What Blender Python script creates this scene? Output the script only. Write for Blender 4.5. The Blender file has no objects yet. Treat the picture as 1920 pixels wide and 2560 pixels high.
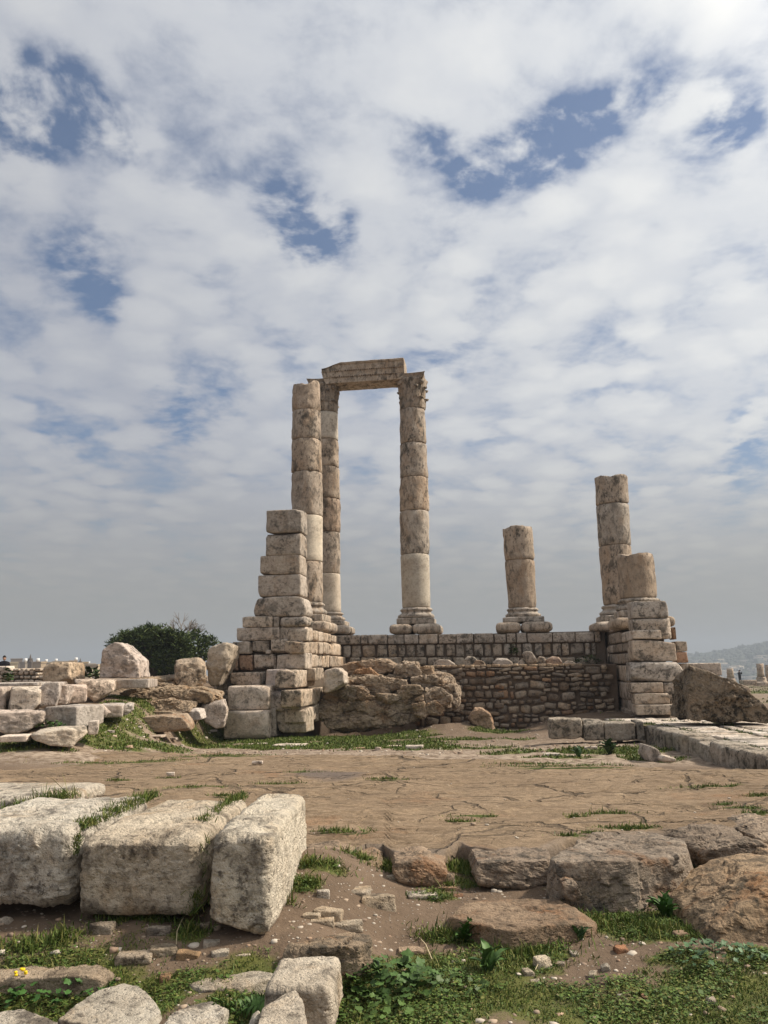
import bpy, math, random
import numpy as np
from mathutils import Vector, Matrix

S = bpy.context.scene
COL = S.collection
rnd = random.Random(7)
R = math.radians

# ------------------------------------------------------------------ camera
CAM_Z, FPX, TILT, ROLL = 1.65, 2000.0, R(10.9), R(1.0)
cd = bpy.data.cameras.new('camera'); cam = bpy.data.objects.new('camera', cd); COL.objects.link(cam)
cd.sensor_fit = 'VERTICAL'; cd.sensor_height = 36.0; cd.lens = 36.0*FPX/2560
cd.clip_start = 0.1; cd.clip_end = 9000
cam.location = (0, 0, CAM_Z)
cam.matrix_world = Matrix.Translation((0, 0, CAM_Z)) @ Matrix.Rotation(R(90)+TILT, 4, 'X') @ Matrix.Rotation(-ROLL, 4, 'Z')
S.camera = cam
CM = np.array(cam.matrix_world.to_3x3())
EYE = np.array([0, 0, CAM_Z])

# ------------------------------------------------------------------ light
SUN_AZ, SUN_EL = R(82), R(44)          # azimuth clockwise from +Y (view direction), elevation
SUN_STRENGTH, SUN_ANGLE = 2.8, R(4.0)
SKY_STRENGTH, EXPOSURE = 0.0585, 0.94
HAZE_DENSITY = 0.00068
sd = bpy.data.lights.new('sun', 'SUN'); sun = bpy.data.objects.new('sun', sd); COL.objects.link(sun)
sd.energy = SUN_STRENGTH; sd.angle = SUN_ANGLE; sd.color = (1.0, 0.90, 0.76)
sv = Vector((math.sin(SUN_AZ)*math.cos(SUN_EL), math.cos(SUN_AZ)*math.cos(SUN_EL), math.sin(SUN_EL)))
sun.rotation_euler = sv.to_track_quat('Z', 'Y').to_euler()
sun.location = (20, 5, 30)
S.view_settings.view_transform = 'Standard'; S.view_settings.look = 'None'
S.view_settings.exposure = EXPOSURE; S.view_settings.gamma = 1; S.view_settings.use_curve_mapping = False
S.render.engine = 'CYCLES'
S.cycles.use_denoising = True
S.cycles.max_bounces = 4; S.cycles.diffuse_bounces = 3; S.cycles.volume_bounces = 0; S.cycles.transparent_max_bounces = 8


def ray(px, py):
    d = CM @ np.array([(px-960)/FPX, -(py-1280)/FPX, -1.0])
    return d/np.linalg.norm(d)


class NT:
    """small helper to write node trees"""
    def __init__(s, tree):
        s.t = tree; tree.nodes.clear()
    def n(s, typ, **kw):
        nd = s.t.nodes.new(typ)
        for k, v in kw.items():
            if k == 'ins':
                for i, val in v.items():
                    if hasattr(val, 'links'): s.t.links.new(val, nd.inputs[i])
                    else: nd.inputs[i].default_value = val
            else: setattr(nd, k, v)
        return nd
    def math(s, op, a, b=0.0, c=None, clamp=False):
        ins = {0: a, 1: b}
        if c is not None: ins[2] = c
        return s.n('ShaderNodeMath', operation=op, use_clamp=clamp, ins=ins).outputs[0]
    def vm(s, op, a, b=None, out=0):
        ins = {0: a}
        if b is not None: ins[1] = b
        return s.n('ShaderNodeVectorMath', operation=op, ins=ins).outputs[out]
    def noise(s, vec, scale, detail=4, rough=.55, dist=0.0, dim='3D'):
        return s.n('ShaderNodeTexNoise', noise_dimensions=dim, ins={'Vector': vec, 'Scale': scale, 'Detail': detail, 'Roughness': rough, 'Distortion': dist}).outputs[0]
    def mr(s, v, a, b, c=0.0, d=1.0, smooth=True):
        return s.n('ShaderNodeMapRange', interpolation_type='SMOOTHSTEP' if smooth else 'LINEAR', ins={'Value': v, 'From Min': a, 'From Max': b, 'To Min': c, 'To Max': d}).outputs[0]
    def mix(s, f, a, b, mode='MIX'):
        nd = s.n('ShaderNodeMix', data_type='RGBA', blend_type=mode)
        for i, val in ((0, f), (6, a), (7, b)):
            if hasattr(val, 'links'): s.t.links.new(val, nd.inputs[i])
            else: nd.inputs[i].default_value = val if i == 0 or len(val) == 4 else (*val, 1)
        return nd.outputs[2]
    def link(s, a, b): s.t.links.new(a, b)


# ------------------------------------------------------------------ world: sky with a broken cloud layer
def build_world():
    w = bpy.data.worlds.new('World'); S.world = w; w.use_nodes = True
    T = NT(w.node_tree)
    sky = T.n('ShaderNodeTexSky', sky_type='NISHITA', sun_disc=False, sun_elevation=SUN_EL, sun_rotation=SUN_AZ, air_density=1.0, dust_density=1.2, ozone_density=1.5)
    d = T.n('ShaderNodeTexCoord').outputs['Generated']
    xyz = T.n('ShaderNodeSeparateXYZ', ins={0: d}).outputs
    z = T.math('MAXIMUM', xyz[2], 0.0)
    den = T.math('ADD', z, 0.16)
    p = T.n('ShaderNodeCombineXYZ', ins={0: T.math('DIVIDE', xyz[0], den), 1: T.math('DIVIDE', xyz[1], den), 2: 0.37}).outputs[0]
    warp = T.n('ShaderNodeTexNoise', ins={'Vector': p, 'Scale': 2.2, 'Detail': 3}).outputs[1]
    pw = T.vm('ADD', p, T.vm('SCALE', T.vm('SUBTRACT', warp, (.5, .5, .5))))
    w.node_tree.nodes[-1]
    for nd in w.node_tree.nodes:
        if nd.type == 'VECT_MATH' and nd.operation == 'SCALE': nd.inputs[3].default_value = 0.16
    def con(v, k): return T.math('ADD', T.math('MULTIPLY', T.math('SUBTRACT', v, .5), k), .5)
    big = con(T.noise(pw, 3.0, 2, .5), 1.5)
    cell = con(T.noise(pw, 8.0, 9, .58), 2.1)
    fine = con(T.noise(pw, 34, 8, .62), 1.8)
    wisp = con(T.noise(pw, 19, 8, .56), 2.8)
    vp = T.vm('ADD', pw, T.vm('MULTIPLY', T.vm('SUBTRACT', T.n('ShaderNodeTexNoise', ins={'Vector': p, 'Scale': 14.0, 'Detail': 6}).outputs[1], (.5, .5, .5)), (.11, .11, .0)))
    vn = T.n('ShaderNodeTexVoronoi', feature='SMOOTH_F1', ins={'Vector': vp, 'Scale': 7.5, 'Smoothness': .45, 'Randomness': 1.0}).outputs['Distance']
    puff = T.mr(vn, .62, .12, 0.0, 1.0)
    dens = T.math('ADD', T.math('MULTIPLY', big, .34), T.math('ADD', T.math('MULTIPLY', cell, .30), T.math('ADD', T.math('MULTIPLY', fine, .11), T.math('MULTIPLY', puff, .27))))
    # openings in the cloud deck: direction, angular radius in photo px, strength
    gaps = [(130, 235, 75, .30), (60, 300, 80, .30), (15, 375, 60, .28), (215, 280, 60, .26), (290, 330, 50, .2), (330, 380, 35, .16),
            (190, 650, 75, .24), (255, 745, 45, .2), (270, 790, 35, .14), (690, 450, 60, .2), (745, 540, 75, .27), (800, 600, 70, .27), (845, 545, 45, .2),
            (1050, 345, 60, .22), (1110, 385, 45, .15), (1180, 455, 45, .24), (1215, 420, 55, .28), (1290, 395, 60, .30), (1370, 365, 65, .32), (1450, 320, 60, .30),
            (1530, 280, 50, .22), (1630, 215, 50, .25), (1830, 265, 55, .24), (1850, 320, 45, .2), (1790, 340, 45, .18), (1700, 380, 40, .12),
            (1120, 870, 60, .16), (1050, 880, 40, .12), (1850, 1165, 55, .2), (1890, 1060, 50, .2), (1440, 1210, 50, .14), (500, 1005, 90, .16), (420, 1080, 80, .14), (200, 1125, 90, .14), (660, 900, 60, .1),
            (1425, 690, 45, .14), (1180, 740, 50, .1), (440, 125, 40, .1), (530, 440, 40, .16), (430, 510, 50, .14)]
    acc = None
    for gx, gy, gr, ga in gaps:
        g = ray(gx, gy)
        dt = T.n('ShaderNodeVectorMath', operation='DOT_PRODUCT', ins={0: T.n('ShaderNodeVectorMath', operation='NORMALIZE', ins={0: d}).outputs[0] if acc is None else nrm, 1: tuple(g)}) if acc is not None else None
        if acc is None:
            nrm = T.vm('NORMALIZE', d)
            dt = T.n('ShaderNodeVectorMath', operation='DOT_PRODUCT', ins={0: nrm, 1: tuple(g)})
        rr = gr*1.75/FPX
        f = T.mr(dt.outputs['Value'], math.cos(rr), 1.0, 0.0, ga)
        acc = f if acc is None else T.math('ADD', acc, f)
    # keep summed openings soft-limited, so overlaps do not pile up
    acc = T.math('MINIMUM', T.math('MULTIPLY', acc, .86), .34)
    acc = T.math('MULTIPLY', acc, T.math('MAXIMUM', T.math('ADD', T.math('MULTIPLY', wisp, 1.15), .25), 0.05))
    dens = T.math('SUBTRACT', T.math('ADD', dens, .215), acc)
    mask = T.math('POWER', T.mr(dens, .30, .66), .75)
    # cloud brightness: thicker cells whiter, thin and shaded sides greyer; the sun's side of the sky brighter
    sh = con(T.noise(T.vm('ADD', pw, (.05, .02, .0)), 8.0, 9, .58), 2.1)
    core = T.mr(dens, .42, .92)
    bright = T.math('ADD', T.math('MULTIPLY', T.mr(sh, .1, .9), .25), T.math('ADD', T.math('MULTIPLY', core, .3), T.math('MULTIPLY', puff, .45)))
    sund = T.n('ShaderNodeVectorMath', operation='DOT_PRODUCT', ins={0: nrm, 1: tuple(sv)}).outputs['Value']
    ccol = T.mix(bright, (5.3, 5.6, 6.25), (6.95, 7.1, 7.3))
    toward = T.mr(sund, .1, .74, 0.0, 1.0, False)
    ccol = T.mix(toward, T.mix(1.0, ccol, (.68, .685, .71), 'MULTIPLY'), T.mix(1.0, ccol, (1.22, 1.20, 1.15), 'MULTIPLY'))
    glow = T.mr(sund, .70, 1.0, 0.0, 1.0)
    ccol = T.mix(glow, ccol, T.mix(1.0, ccol, (2.6, 2.45, 2.2), 'MULTIPLY'))
    skyc = T.mix(1.0, sky.outputs[0], (.72, .80, .88), 'MULTIPLY')
    c = T.mix(T.math('ADD', T.math('MULTIPLY', mask, .90), .09), skyc, ccol)
    # murk low over the horizon
    low = T.mr(xyz[2], .0, .33, 1.0, 0.0)
    low = T.math('POWER', low, 1.25)
    c = T.mix(T.math('MULTIPLY', low, .97), c, (2.80, 2.70, 2.42))
    bg = T.n('ShaderNodeBackground', ins={0: c, 1: SKY_STRENGTH})
    T.link(bg.outputs[0], T.n('ShaderNodeOutputWorld').inputs[0])
build_world()


# ------------------------------------------------------------------ numpy noise
_pr = np.random.RandomState(3)
PERM = np.concatenate([_pr.permutation(256)]*3)
GRAD = _pr.normal(size=(256, 3)); GRAD /= np.linalg.norm(GRAD, axis=1)[:, None]


def perlin(p):
    p = np.asarray(p, float); i = np.floor(p).astype(int); f = p-i; i &= 255
    u = f*f*f*(f*(f*6-15)+10); out = 0
    for dx in (0, 1):
        wx = u[..., 0] if dx else 1-u[..., 0]; hx = PERM[(i[..., 0]+dx) & 255]
        for dy in (0, 1):
            wy = u[..., 1] if dy else 1-u[..., 1]; hy = PERM[hx+((i[..., 1]+dy) & 255)]
            for dz in (0, 1):
                wz = u[..., 2] if dz else 1-u[..., 2]; g = GRAD[PERM[hy+((i[..., 2]+dz) & 255)]]
                out = out + wx*wy*wz*(g[..., 0]*(f[..., 0]-dx)+g[..., 1]*(f[..., 1]-dy)+g[..., 2]*(f[..., 2]-dz))
    return out*1.5


def fbm(p, octs=4, gain=.5):
    p = np.asarray(p, float); a = 1.0; out = 0
    for o in range(octs):
        out = out + a*perlin(p*(2.03**o)+o*17.3); a *= gain
    return out


def fbm2(x, y, octs=4, seed=0.0, gain=.5):
    return fbm(np.stack([np.asarray(x, float), np.asarray(y, float), np.full(np.shape(x), seed)], -1), octs, gain)


def sstep(a, b, x):
    t = np.clip((np.asarray(x, float)-a)/(b-a), 0, 1); return t*t*(3-2*t)


# ------------------------------------------------------------------ terrain
def gz(x, y):
    x = np.asarray(x, float); y = np.asarray(y, float)
    FAR = [(130, -2.2), (190, -14), (320, -55), (900, -75), (3100, -75)]
    zc = np.interp(y, *zip(*([(-60, -.05), (4, -.02), (6, .02), (8, .0), (12, .12), (16, .02), (20, -.15), (22, -.25), (24.5, -.38), (27, -.72), (29, -.6), (32, .6), (60, .6)]+FAR)))
    zl = np.interp(y, *zip(*([(-60, .0), (4, .0), (6, .05), (8, .0), (12, .22), (14, .28), (17, .22), (19, .28), (21, .6), (24, 1.2), (55, 1.2), (80, .2)]+[(130, -14), (190, -34), (320, -40), (900, -75), (3100, -75)])))
    zf = np.interp(y, *zip(*([(-60, .0), (4, .0), (6, .05), (8, .0), (12, .22), (13.6, .3), (15, .52), (16.5, .74), (18, .9), (20, 1.1), (24, 1.2), (55, 1.2), (80, .2)]+[(130, -14), (190, -34), (320, -40), (900, -75), (3100, -75)])))
    zr = np.interp(y, *zip(*([(-60, -.05), (4, -.02), (6, .0), (8, .0), (12, .05), (17, .02), (21, .05), (26, .1), (60, -.7), (106, -1.76)]+FAR)))
    wl = sstep(-3.6, -5.4, x+1.0*sstep(17, 20, y)); wf = sstep(-5.0, -6.2, x); wr = sstep(3.0, 6.5, x)
    z = zc*(1-wl)+zl*wl
    z = z*(1-wf)+zf*wf
    z = z*(1-wr)+zr*wr
    z = z+.125*sstep(4.9, 6.3, y)*sstep(8.2, 7.4, y)*sstep(1.38, 1.12, x)*sstep(-4, -3, x)+.03*sstep(4.2, 5, y)*sstep(8.2, 7.4, y)
    z = z+.18*sstep(4.25, 4.85, y)*sstep(7, 6, y)*sstep(.15, -.55, x)+.15*np.exp(-((x+.88)/.30)**2-((y-4.05)/.38)**2)
    near = sstep(40, 25, y)
    z = z + near*(.05*fbm2(x*.7, y*.7, 3, 1.5)+.022*fbm2(x*3.1, y*3.1, 3, 4.5))
    # mound of earth in front of the rubble wall
    z = z + .36*np.exp(-((x-2.0)/1.3)**2-((y-24.8)/1.6)**2)
    z = z - .28*np.exp(-((x+5.7)/1.2)**2-((y-21.2)/2.2)**2)
    return z


def GP(px, py, lift=0.0, far=140):
    """where the ray through a photo pixel meets the ground"""
    d = ray(px, py); ts = np.concatenate([np.arange(2, 40, .05), np.arange(40, far*1.2, .25)])
    P = EYE+ts[:, None]*d
    below = P[:, 2] <= gz(P[:, 0], P[:, 1])+lift
    k = int(np.argmax(below)) if below.any() else len(ts)-1
    return P[k]


def W(px, py, Y):
    d = ray(px, py); return EYE+d*(Y/d[1])


def hit(px, py, P0, N):
    d = ray(px, py); return EYE+d*(np.dot(N, np.asarray(P0)-EYE)/np.dot(N, d))


# temple frame: u along the facade, v into the depth
TA = R(8)
TU = np.array([math.cos(TA), -math.sin(TA), 0]); TV = np.array([math.sin(TA), math.cos(TA), 0]); T0 = np.array([0, 30.0, 0])


def tw(u, v, z=0.0): return T0+TU*u+TV*v+np.array([0, 0, z])
def TP(px, py, v): return hit(px, py, tw(0, v), TV)
def TPu(px, py, u): return hit(px, py, tw(u, 0), TU)
def uv(P): q = np.asarray(P)-T0; return float(q@TU), float(q@TV)


# ------------------------------------------------------------------ mesh helpers
def mesh_np(name, V, F, mat, smooth=True, vcol=None, attr=None):
    """V n x 3, F m x k (k = 3 or 4) or list of such arrays"""
    me = bpy.data.meshes.new(name)
    Fs = F if isinstance(F, list) else [F]
    nl = sum(f.size for f in Fs); nf = sum(len(f) for f in Fs)
    me.vertices.add(len(V)); me.vertices.foreach_set('co', np.asarray(V, np.float32).ravel())
    me.loops.add(nl); me.loops.foreach_set('vertex_index', np.concatenate([np.asarray(f, np.int32).ravel() for f in Fs]))
    me.polygons.add(nf)
    tot = np.concatenate([np.full(len(f), f.shape[1], np.int32) for f in Fs])
    me.polygons.foreach_set('loop_start', np.concatenate([[0], np.cumsum(tot)[:-1]]).astype(np.int32))
    me.polygons.foreach_set('use_smooth', np.full(nf, smooth))
    if vcol is not None:
        a = me.attributes.new('tone', 'FLOAT_COLOR', 'POINT'); a.data.foreach_set('color', np.asarray(vcol, np.float32).ravel())
    if attr:
        for k, v in attr.items():
            a = me.attributes.new(k, 'FLOAT', 'POINT'); a.data.foreach_set('value', np.asarray(v, np.float32))
    me.update(calc_edges=True); me.validate()
    if mat: me.materials.append(mat)
    return me


def link(name, me, loc=(0, 0, 0), yaw=0.0, parent=None, tint=None, rot=None):
    o = bpy.data.objects.new(name, me); COL.objects.link(o)
    loc = Vector([float(c) for c in loc])
    if parent is not None:
        o.parent = parent; loc = loc-world_loc(parent)
    o.location = loc; o.rotation_euler = rot if rot else (0, 0, yaw)
    if tint is not None: o.color = (*tint, 1) if len(tint) == 3 else tint
    return o


def world_loc(o):
    l = Vector(o.location)
    while o.parent is not None:
        o = o.parent; l = l+o.location
    return l


def tag(o, label, cat, group=None, kind=None):
    if label: o['label'] = label
    if cat: o['category'] = cat
    if group: o['group'] = group
    if kind: o['kind'] = kind
    return o


def thing(name, label, cat, loc, group=None):
    o = bpy.data.objects.new(name, None); COL.objects.link(o); o.empty_display_size = .2
    o.location = [float(c) for c in loc]
    return tag(o, label, cat, group)


def structure(o): o['kind'] = 'structure'; return o
def stuff(o, label=None, cat=None): o['kind'] = 'stuff'; return tag(o, label, cat)


_cg = {}
def cubegrid(n):
    if n in _cg: return _cg[n]
    t = np.arange(n+1); pts = {}; F = []; V = []
    def vid(a):
        if a not in pts: pts[a] = len(V); V.append(a)
        return pts[a]
    for ax in range(3):
        for sgn in (0, n):
            for i in range(n):
                for j in range(n):
                    q = []
                    for (a, b) in ((i, j), (i+1, j), (i+1, j+1), (i, j+1)):
                        c = [0, 0, 0]; c[ax] = sgn; c[(ax+1) % 3] = a; c[(ax+2) % 3] = b
                        q.append(vid(tuple(c)))
                    F.append(q if sgn else q[::-1])
    r = (np.array(V, float)/n*2-1, np.array(F))
    _cg[n] = r; return r


def rock_noise(p, mh, s, rough, fine, n):
    d = fbm(p/(mh*1.3)+s, 2)*rough*mh*1.1
    if n >= 6: d = d+(.3-np.abs(perlin(p/(mh*.8)+s*1.7)))*rough*mh*.8
    if n >= 10:
        m = .3+.9*sstep(-.35, .45, fbm(p/(mh*.9)+s*.7, 2))     # some faces stay smooth, others are eaten away
        d = d+fbm(p/(mh*.24)+s, 3, .55)*rough*mh*fine*1.5*m
        if n >= 30: q = fbm(p/(mh*.16)+s*2.1, 3, .6); d = d-np.maximum(q-.15, 0)*rough*mh*fine*2.2*m
    return d


def cells(p, seed=0):
    """cellular noise: distance to nearest and second nearest feature point and the nearest one's random number"""
    i0 = np.floor(p).astype(int); f1 = np.full(len(p), 9.0); f2 = np.full(len(p), 9.0); rid = np.zeros(len(p))
    for dx in (-1, 0, 1):
        for dy in (-1, 0, 1):
            for dz in (-1, 0, 1):
                c = i0+np.array([dx, dy, dz]); h = PERM[(c[:, 0]+seed) & 255]; h = PERM[h+(c[:, 1] & 255)]; h = PERM[h+(c[:, 2] & 255)]
                q = c+.5+np.clip(GRAD[h]*.45, -.45, .45); d = np.linalg.norm(q-p, axis=1)
                n1 = d < f1; f2 = np.where(n1, f1, np.minimum(f2, d)); rid = np.where(n1, h/255.0, rid); f1 = np.where(n1, d, f1)
    return f1, f2, rid


def fracture(p, mh, s, amt, bed=2.0, cap=.42):
    mh = min(mh, cap)
    w = p+mh*.22*np.stack([fbm(p/(mh*.5)+s+k*7, 2) for k in range(3)], -1)
    f1, f2, rid = cells(w/(mh*1.15)*np.array([1, 1, bed])+s)
    g1, g2, rid2 = cells(w/(mh*.5)*np.array([1, 1, bed])+s*1.3)
    return amt*mh*((rid-.5)*1.0-.30*np.exp(-(f2-f1)/.06)+(rid2-.5)*.38-.07*np.exp(-(g2-g1)/.09))


def rbox(half, n=6, r=None, chips=4, chip=.30, rough=.05, seed=0, planes=(), fine=.3, taper=0.0):
    """a worn stone: rounded box, corners knocked off, skin roughened"""
    rs = np.random.RandomState(seed % (2**31)); half = np.asarray(half, float); mh = half.min()
    if r is None: r = .14*mh
    d, F = cubegrid(n); d = d.copy()
    if n >= 4:
        for a in range(3):
            t1 = 1-2.0/n; e = min(.45, r/half[a])
            d[:, a] = np.interp(d[:, a], [-1, -t1, t1, 1], [-1, -(1-e), 1-e, 1])
    p = d*half
    q = np.clip(p, -(half-r), half-r); nv = p-q; L = np.linalg.norm(nv, axis=1)[:, None]; nv = nv/np.maximum(L, 1e-9)
    p = q+nv*r
    pl = list(planes)
    for c in range(chips):
        s = rs.choice([-1, 1], 3); w = np.abs(rs.normal(size=3))+.15
        if rs.rand() < .6: w[rs.randint(3)] *= .15
        nn = s*w/half; nn /= np.linalg.norm(nn)
        sup = np.abs(nn*half).sum()
        pl.append((nn, sup-chip*mh*(.3+rs.rand())*1.1))
    for nn, h in pl:
        nn = np.asarray(nn, float); nn = nn/np.linalg.norm(nn)
        e = np.maximum(p@nn-h, 0); p = p-e[:, None]*nn
    s = rs.rand(3)*50; ax = p/half; nrm = ax/np.maximum(np.linalg.norm(ax, axis=1), 1e-6)[:, None]
    if rough > 0:
        p = p+nrm*rock_noise(p, mh, s, rough, fine, n)[:, None]
    if 0 < n < 6 and rough > 0: p = p+rs.normal(size=p.shape)*rough*mh*.35
    if taper: p[:, :2] *= (1+taper*p[:, 2:3]/half[2])
    return p, F


def polyrock(pts, depth, n=14, k=26, rough=.06, seed=0, front=.0, fine=.4, lean=0.0, planes=(), cuts=6, cut=.11, fract=0.0, bed=2.0, cap=.42):
    """a stone with a given convex outline in its own x-z plane and real thickness along y"""
    rs = np.random.RandomState(seed % (2**31)); pts = np.asarray(pts, float)
    pts = pts[np.argsort(pts[:, 0])]
    def half_hull(P):
        h = []
        for q in P:
            while len(h) > 1 and (h[-1][0]-h[-2][0])*(q[1]-h[-2][1])-(h[-1][1]-h[-2][1])*(q[0]-h[-2][0]) <= 0: h.pop()
            h.append(q)
        return h
    lo = half_hull(pts); up = half_hull(pts[::-1]); H = np.array(lo[:-1]+up[:-1])
    mn, mx = H.min(0), H.max(0); c = (mn+mx)/2
    hx, hz = (mx-mn)/2; half = np.array([hx, depth/2, hz])
    A, B = H, np.roll(H, -1, 0); e = B-A; nn = np.stack([e[:, 1], -e[:, 0]], 1); ln = np.linalg.norm(nn, axis=1); nn = nn[ln > 1e-6]/ln[ln > 1e-6][:, None]; hh = ((A[ln > 1e-6]-c)*nn).sum(1)
    P = [(np.array([a, 0, b]), h) for (a, b), h in zip(nn, hh)]
    P += [(np.array([0, -1, lean]), depth/2), (np.array([0, 1, .0]), depth/2)]
    P += [(np.asarray(a, float)/np.linalg.norm(a), h) for a, h in planes]
    for q in range(cuts):                                # broken faces
        w = rs.normal(size=3); w[1] = -abs(w[1]) if rs.rand() < .75 else w[1]; w = w/half; w /= np.linalg.norm(w)
        sup = np.abs(w*half).sum(); wf = np.abs(w*half); P.append((w, (sup*.5+.5*np.linalg.norm(w*half))*(1-cut*rs.rand())))
    d, F = cubegrid(n); d = d*half
    acc = 0
    for nv, h in P: acc = acc+np.maximum(d@nv/max(h, 1e-3), 1e-6)**k
    p = d*(acc**(-1.0/k))[:, None]
    mh = half.min(); s = rs.rand(3)*50
    ax = p/half; nrm = ax/np.maximum(np.linalg.norm(ax, axis=1), 1e-6)[:, None]
    p = p+nrm*rock_noise(p, mh, s, rough, fine, n)[:, None]
    if fract: p = p+nrm*fracture(p, mh, s, fract, bed, cap)[:, None]
    return p, F, c


def revolve(prof, segs=32, rough=.0, seed=0, rough_s=.35, squash=None, caps=True, chip=0.0):
    """prof: (z, r) list bottom to top"""
    rs = np.random.RandomState(seed); th = np.linspace(0, 2*np.pi, segs, endpoint=False)
    V = []
    for z, r in prof:
        V.append(np.stack([r*np.cos(th), r*np.sin(th), np.full(segs, z)], 1))
    V = np.concatenate(V); m = len(prof); off = rs.rand(3)*40
    rr = np.linalg.norm(V[:, :2], axis=1)[:, None]
    n2 = V[:, :2]/np.maximum(rr, 1e-6)
    dsp = (fbm(V/rough_s+off, 4)*rough)[:, None]
    if chip:
        zt, zb = prof[-1][0], prof[0][0]
        edge = np.exp(-(np.minimum(V[:, 2]-zb, zt-V[:, 2])/.09)**2)
        dsp = dsp-(np.maximum(fbm(V/.22+off+9, 3), 0.05)*chip*edge)[:, None]
    V[:, :2] += n2*dsp
    i = np.arange(segs); j = (i+1) % segs; F = []
    for k in range(m-1): F.append(np.stack([k*segs+i, k*segs+j, (k+1)*segs+j, (k+1)*segs+i], 1))
    F = [np.concatenate(F)]
    if caps:
        b = len(V); V = np.concatenate([V, [[0, 0, prof[0][0]], [0, 0, prof[-1][0]]]])
        F.append(np.concatenate([np.stack([j, i, np.full(segs, b)], 1), np.stack([(m-1)*segs+i, (m-1)*segs+j, np.full(segs, b+1)], 1)]))
    return V, F


# ------------------------------------------------------------------ materials
def mat_new(name):
    m = bpy.data.materials.new(name); m.use_nodes = True
    T = NT(m.node_tree); out = T.n('ShaderNodeOutputMaterial'); b = T.n('ShaderNodeBsdfPrincipled')
    b.inputs['Specular IOR Level'].default_value = .2
    T.link(b.outputs[0], out.inputs[0]); return m, T, b


def stone_mat(name, a, b, dark=(.085, .075, .062), dk=.5, warm=(.36, .22, .11), wm=.35, sc=1.0, bump=.6, bd=.03, pits=.5, rough=.9, streak=0.0):
    m, T, bs = mat_new(name)
    tc = T.n('ShaderNodeTexCoord').outputs['Object']; oi = T.n('ShaderNodeObjectInfo')
    off = T.n('ShaderNodeCombineXYZ', ins={0: T.math('MULTIPLY', oi.outputs['Random'], 91.0), 1: T.math('MULTIPLY', oi.outputs['Random'], 57.0), 2: T.math('MULTIPLY', oi.outputs['Random'], 23.0)}).outputs[0]
    v = T.vm('ADD', tc, off)
    vs = v
    if streak: vs = T.vm('MULTIPLY', v, (1, 1, 1-streak))
    def con(x, k): return T.math('ADD', T.math('MULTIPLY', T.math('SUBTRACT', x, .5), k), .5)
    n1 = con(T.noise(v, 1.7*sc, 6, .6), 1.6); n2 = con(T.noise(vs, 4.2*sc, 10, .68, .3), 1.7); n3 = con(T.noise(v, 21*sc, 6, .7), 1.5); nw = con(T.noise(vs, 1.5*sc, 6, .62, .6), 1.7); n4 = con(T.noise(vs, 11*sc, 8, .7), 1.8)
    patch = con(T.noise(vs, .85*sc, 4, .55), 2.2); n6 = con(T.noise(v, 47*sc, 4, .7), 1.5)
    c = T.mix(T.mr(n1, .2, .8), a, b)
    c = T.mix(T.math('MULTIPLY', T.mr(nw, .50, .82), wm), c, warm)
    c = T.mix(T.mr(n3, .15, .85, 0, .6), c, T.mix(1.0, c, (.60, .575, .55), 'MULTIPLY'))
    pm = T.mr(patch, .15, .75, .35, 1.0)
    c = T.mix(T.math('MULTIPLY', T.math('MULTIPLY', T.mr(n2, .44, .74), dk*1.2), pm), c, dark)
    c = T.mix(T.math('MULTIPLY', T.math('MULTIPLY', T.mr(n4, .52, .76), min(1, dk*1.3)), pm), c, dark)
    c = T.mix(T.mr(n4, .42, .12, 0, .4), c, T.mix(1.0, c, (1.36, 1.33, 1.28), 'MULTIPLY'))
    c = T.mix(T.math('MULTIPLY', T.mr(n6, .66, .85), dk), c, T.mix(1.0, c, (.42, .38, .34), 'MULTIPLY'))
    c = T.mix(1.0, c, oi.outputs['Color'], 'MULTIPLY')
    T.link(c, bs.inputs['Base Color']); bs.inputs['Roughness'].default_value = rough
    vo = T.n('ShaderNodeTexVoronoi', feature='F1', ins={'Vector': v, 'Scale': 26*sc}).outputs['Distance']
    hgt = T.math('ADD', T.math('MULTIPLY', n2, .8), T.math('ADD', T.math('MULTIPLY', n4, .6), T.math('ADD', T.math('MULTIPLY', n3, .35), T.math('MULTIPLY', n6, .12))))
    hgt = T.math('ADD', hgt, T.math('MULTIPLY', T.mr(vo, .0, .35), .3*pits))
    bp = T.n('ShaderNodeBump', ins={'Strength': bump, 'Distance': bd, 'Height': hgt})
    T.link(bp.outputs[0], bs.inputs['Normal'])
    return m


M = {}
M['lime'] = stone_mat('weathered_limestone', (.60, .52, .44), (.49, .41, .335), dk=.84, wm=.45, bd=.05, bump=.8)
M['column'] = stone_mat('column_limestone', (.54, .47, .395), (.44, .37, .30), dk=.8, wm=.4, bd=.045, streak=.45, bump=.75)
M['plain'] = stone_mat('restored_limestone', (.60, .545, .46), (.52, .46, .385), dk=.34, wm=.15, bump=.3, bd=.012)
M['pale'] = stone_mat('pale_limestone', (.69, .615, .545), (.58, .50, .43), dk=.7, wm=.4, sc=1.0, bd=.05, bump=.8)
M['front'] = stone_mat('pitted_foreground_limestone', (.80, .73, .62), (.68, .60, .495), dark=(.14, .12, .10), dk=.72, wm=.5, warm=(.52, .33, .15), sc=1.5, bd=.055, bump=1.0, pits=1.0)
M['kerb'] = stone_mat('lichened_kerb_limestone', (.52, .465, .40), (.40, .35, .295), dark=(.075, .07, .058), dk=1.0, wm=.2, sc=1.3, bd=.06, bump=.9)
M['dark'] = stone_mat('lichen_covered_stone', (.40, .33, .255), (.31, .25, .185), dark=(.05, .043, .034), dk=1.0, wm=.3, sc=1.5, bd=.08, bump=1.0)
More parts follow.
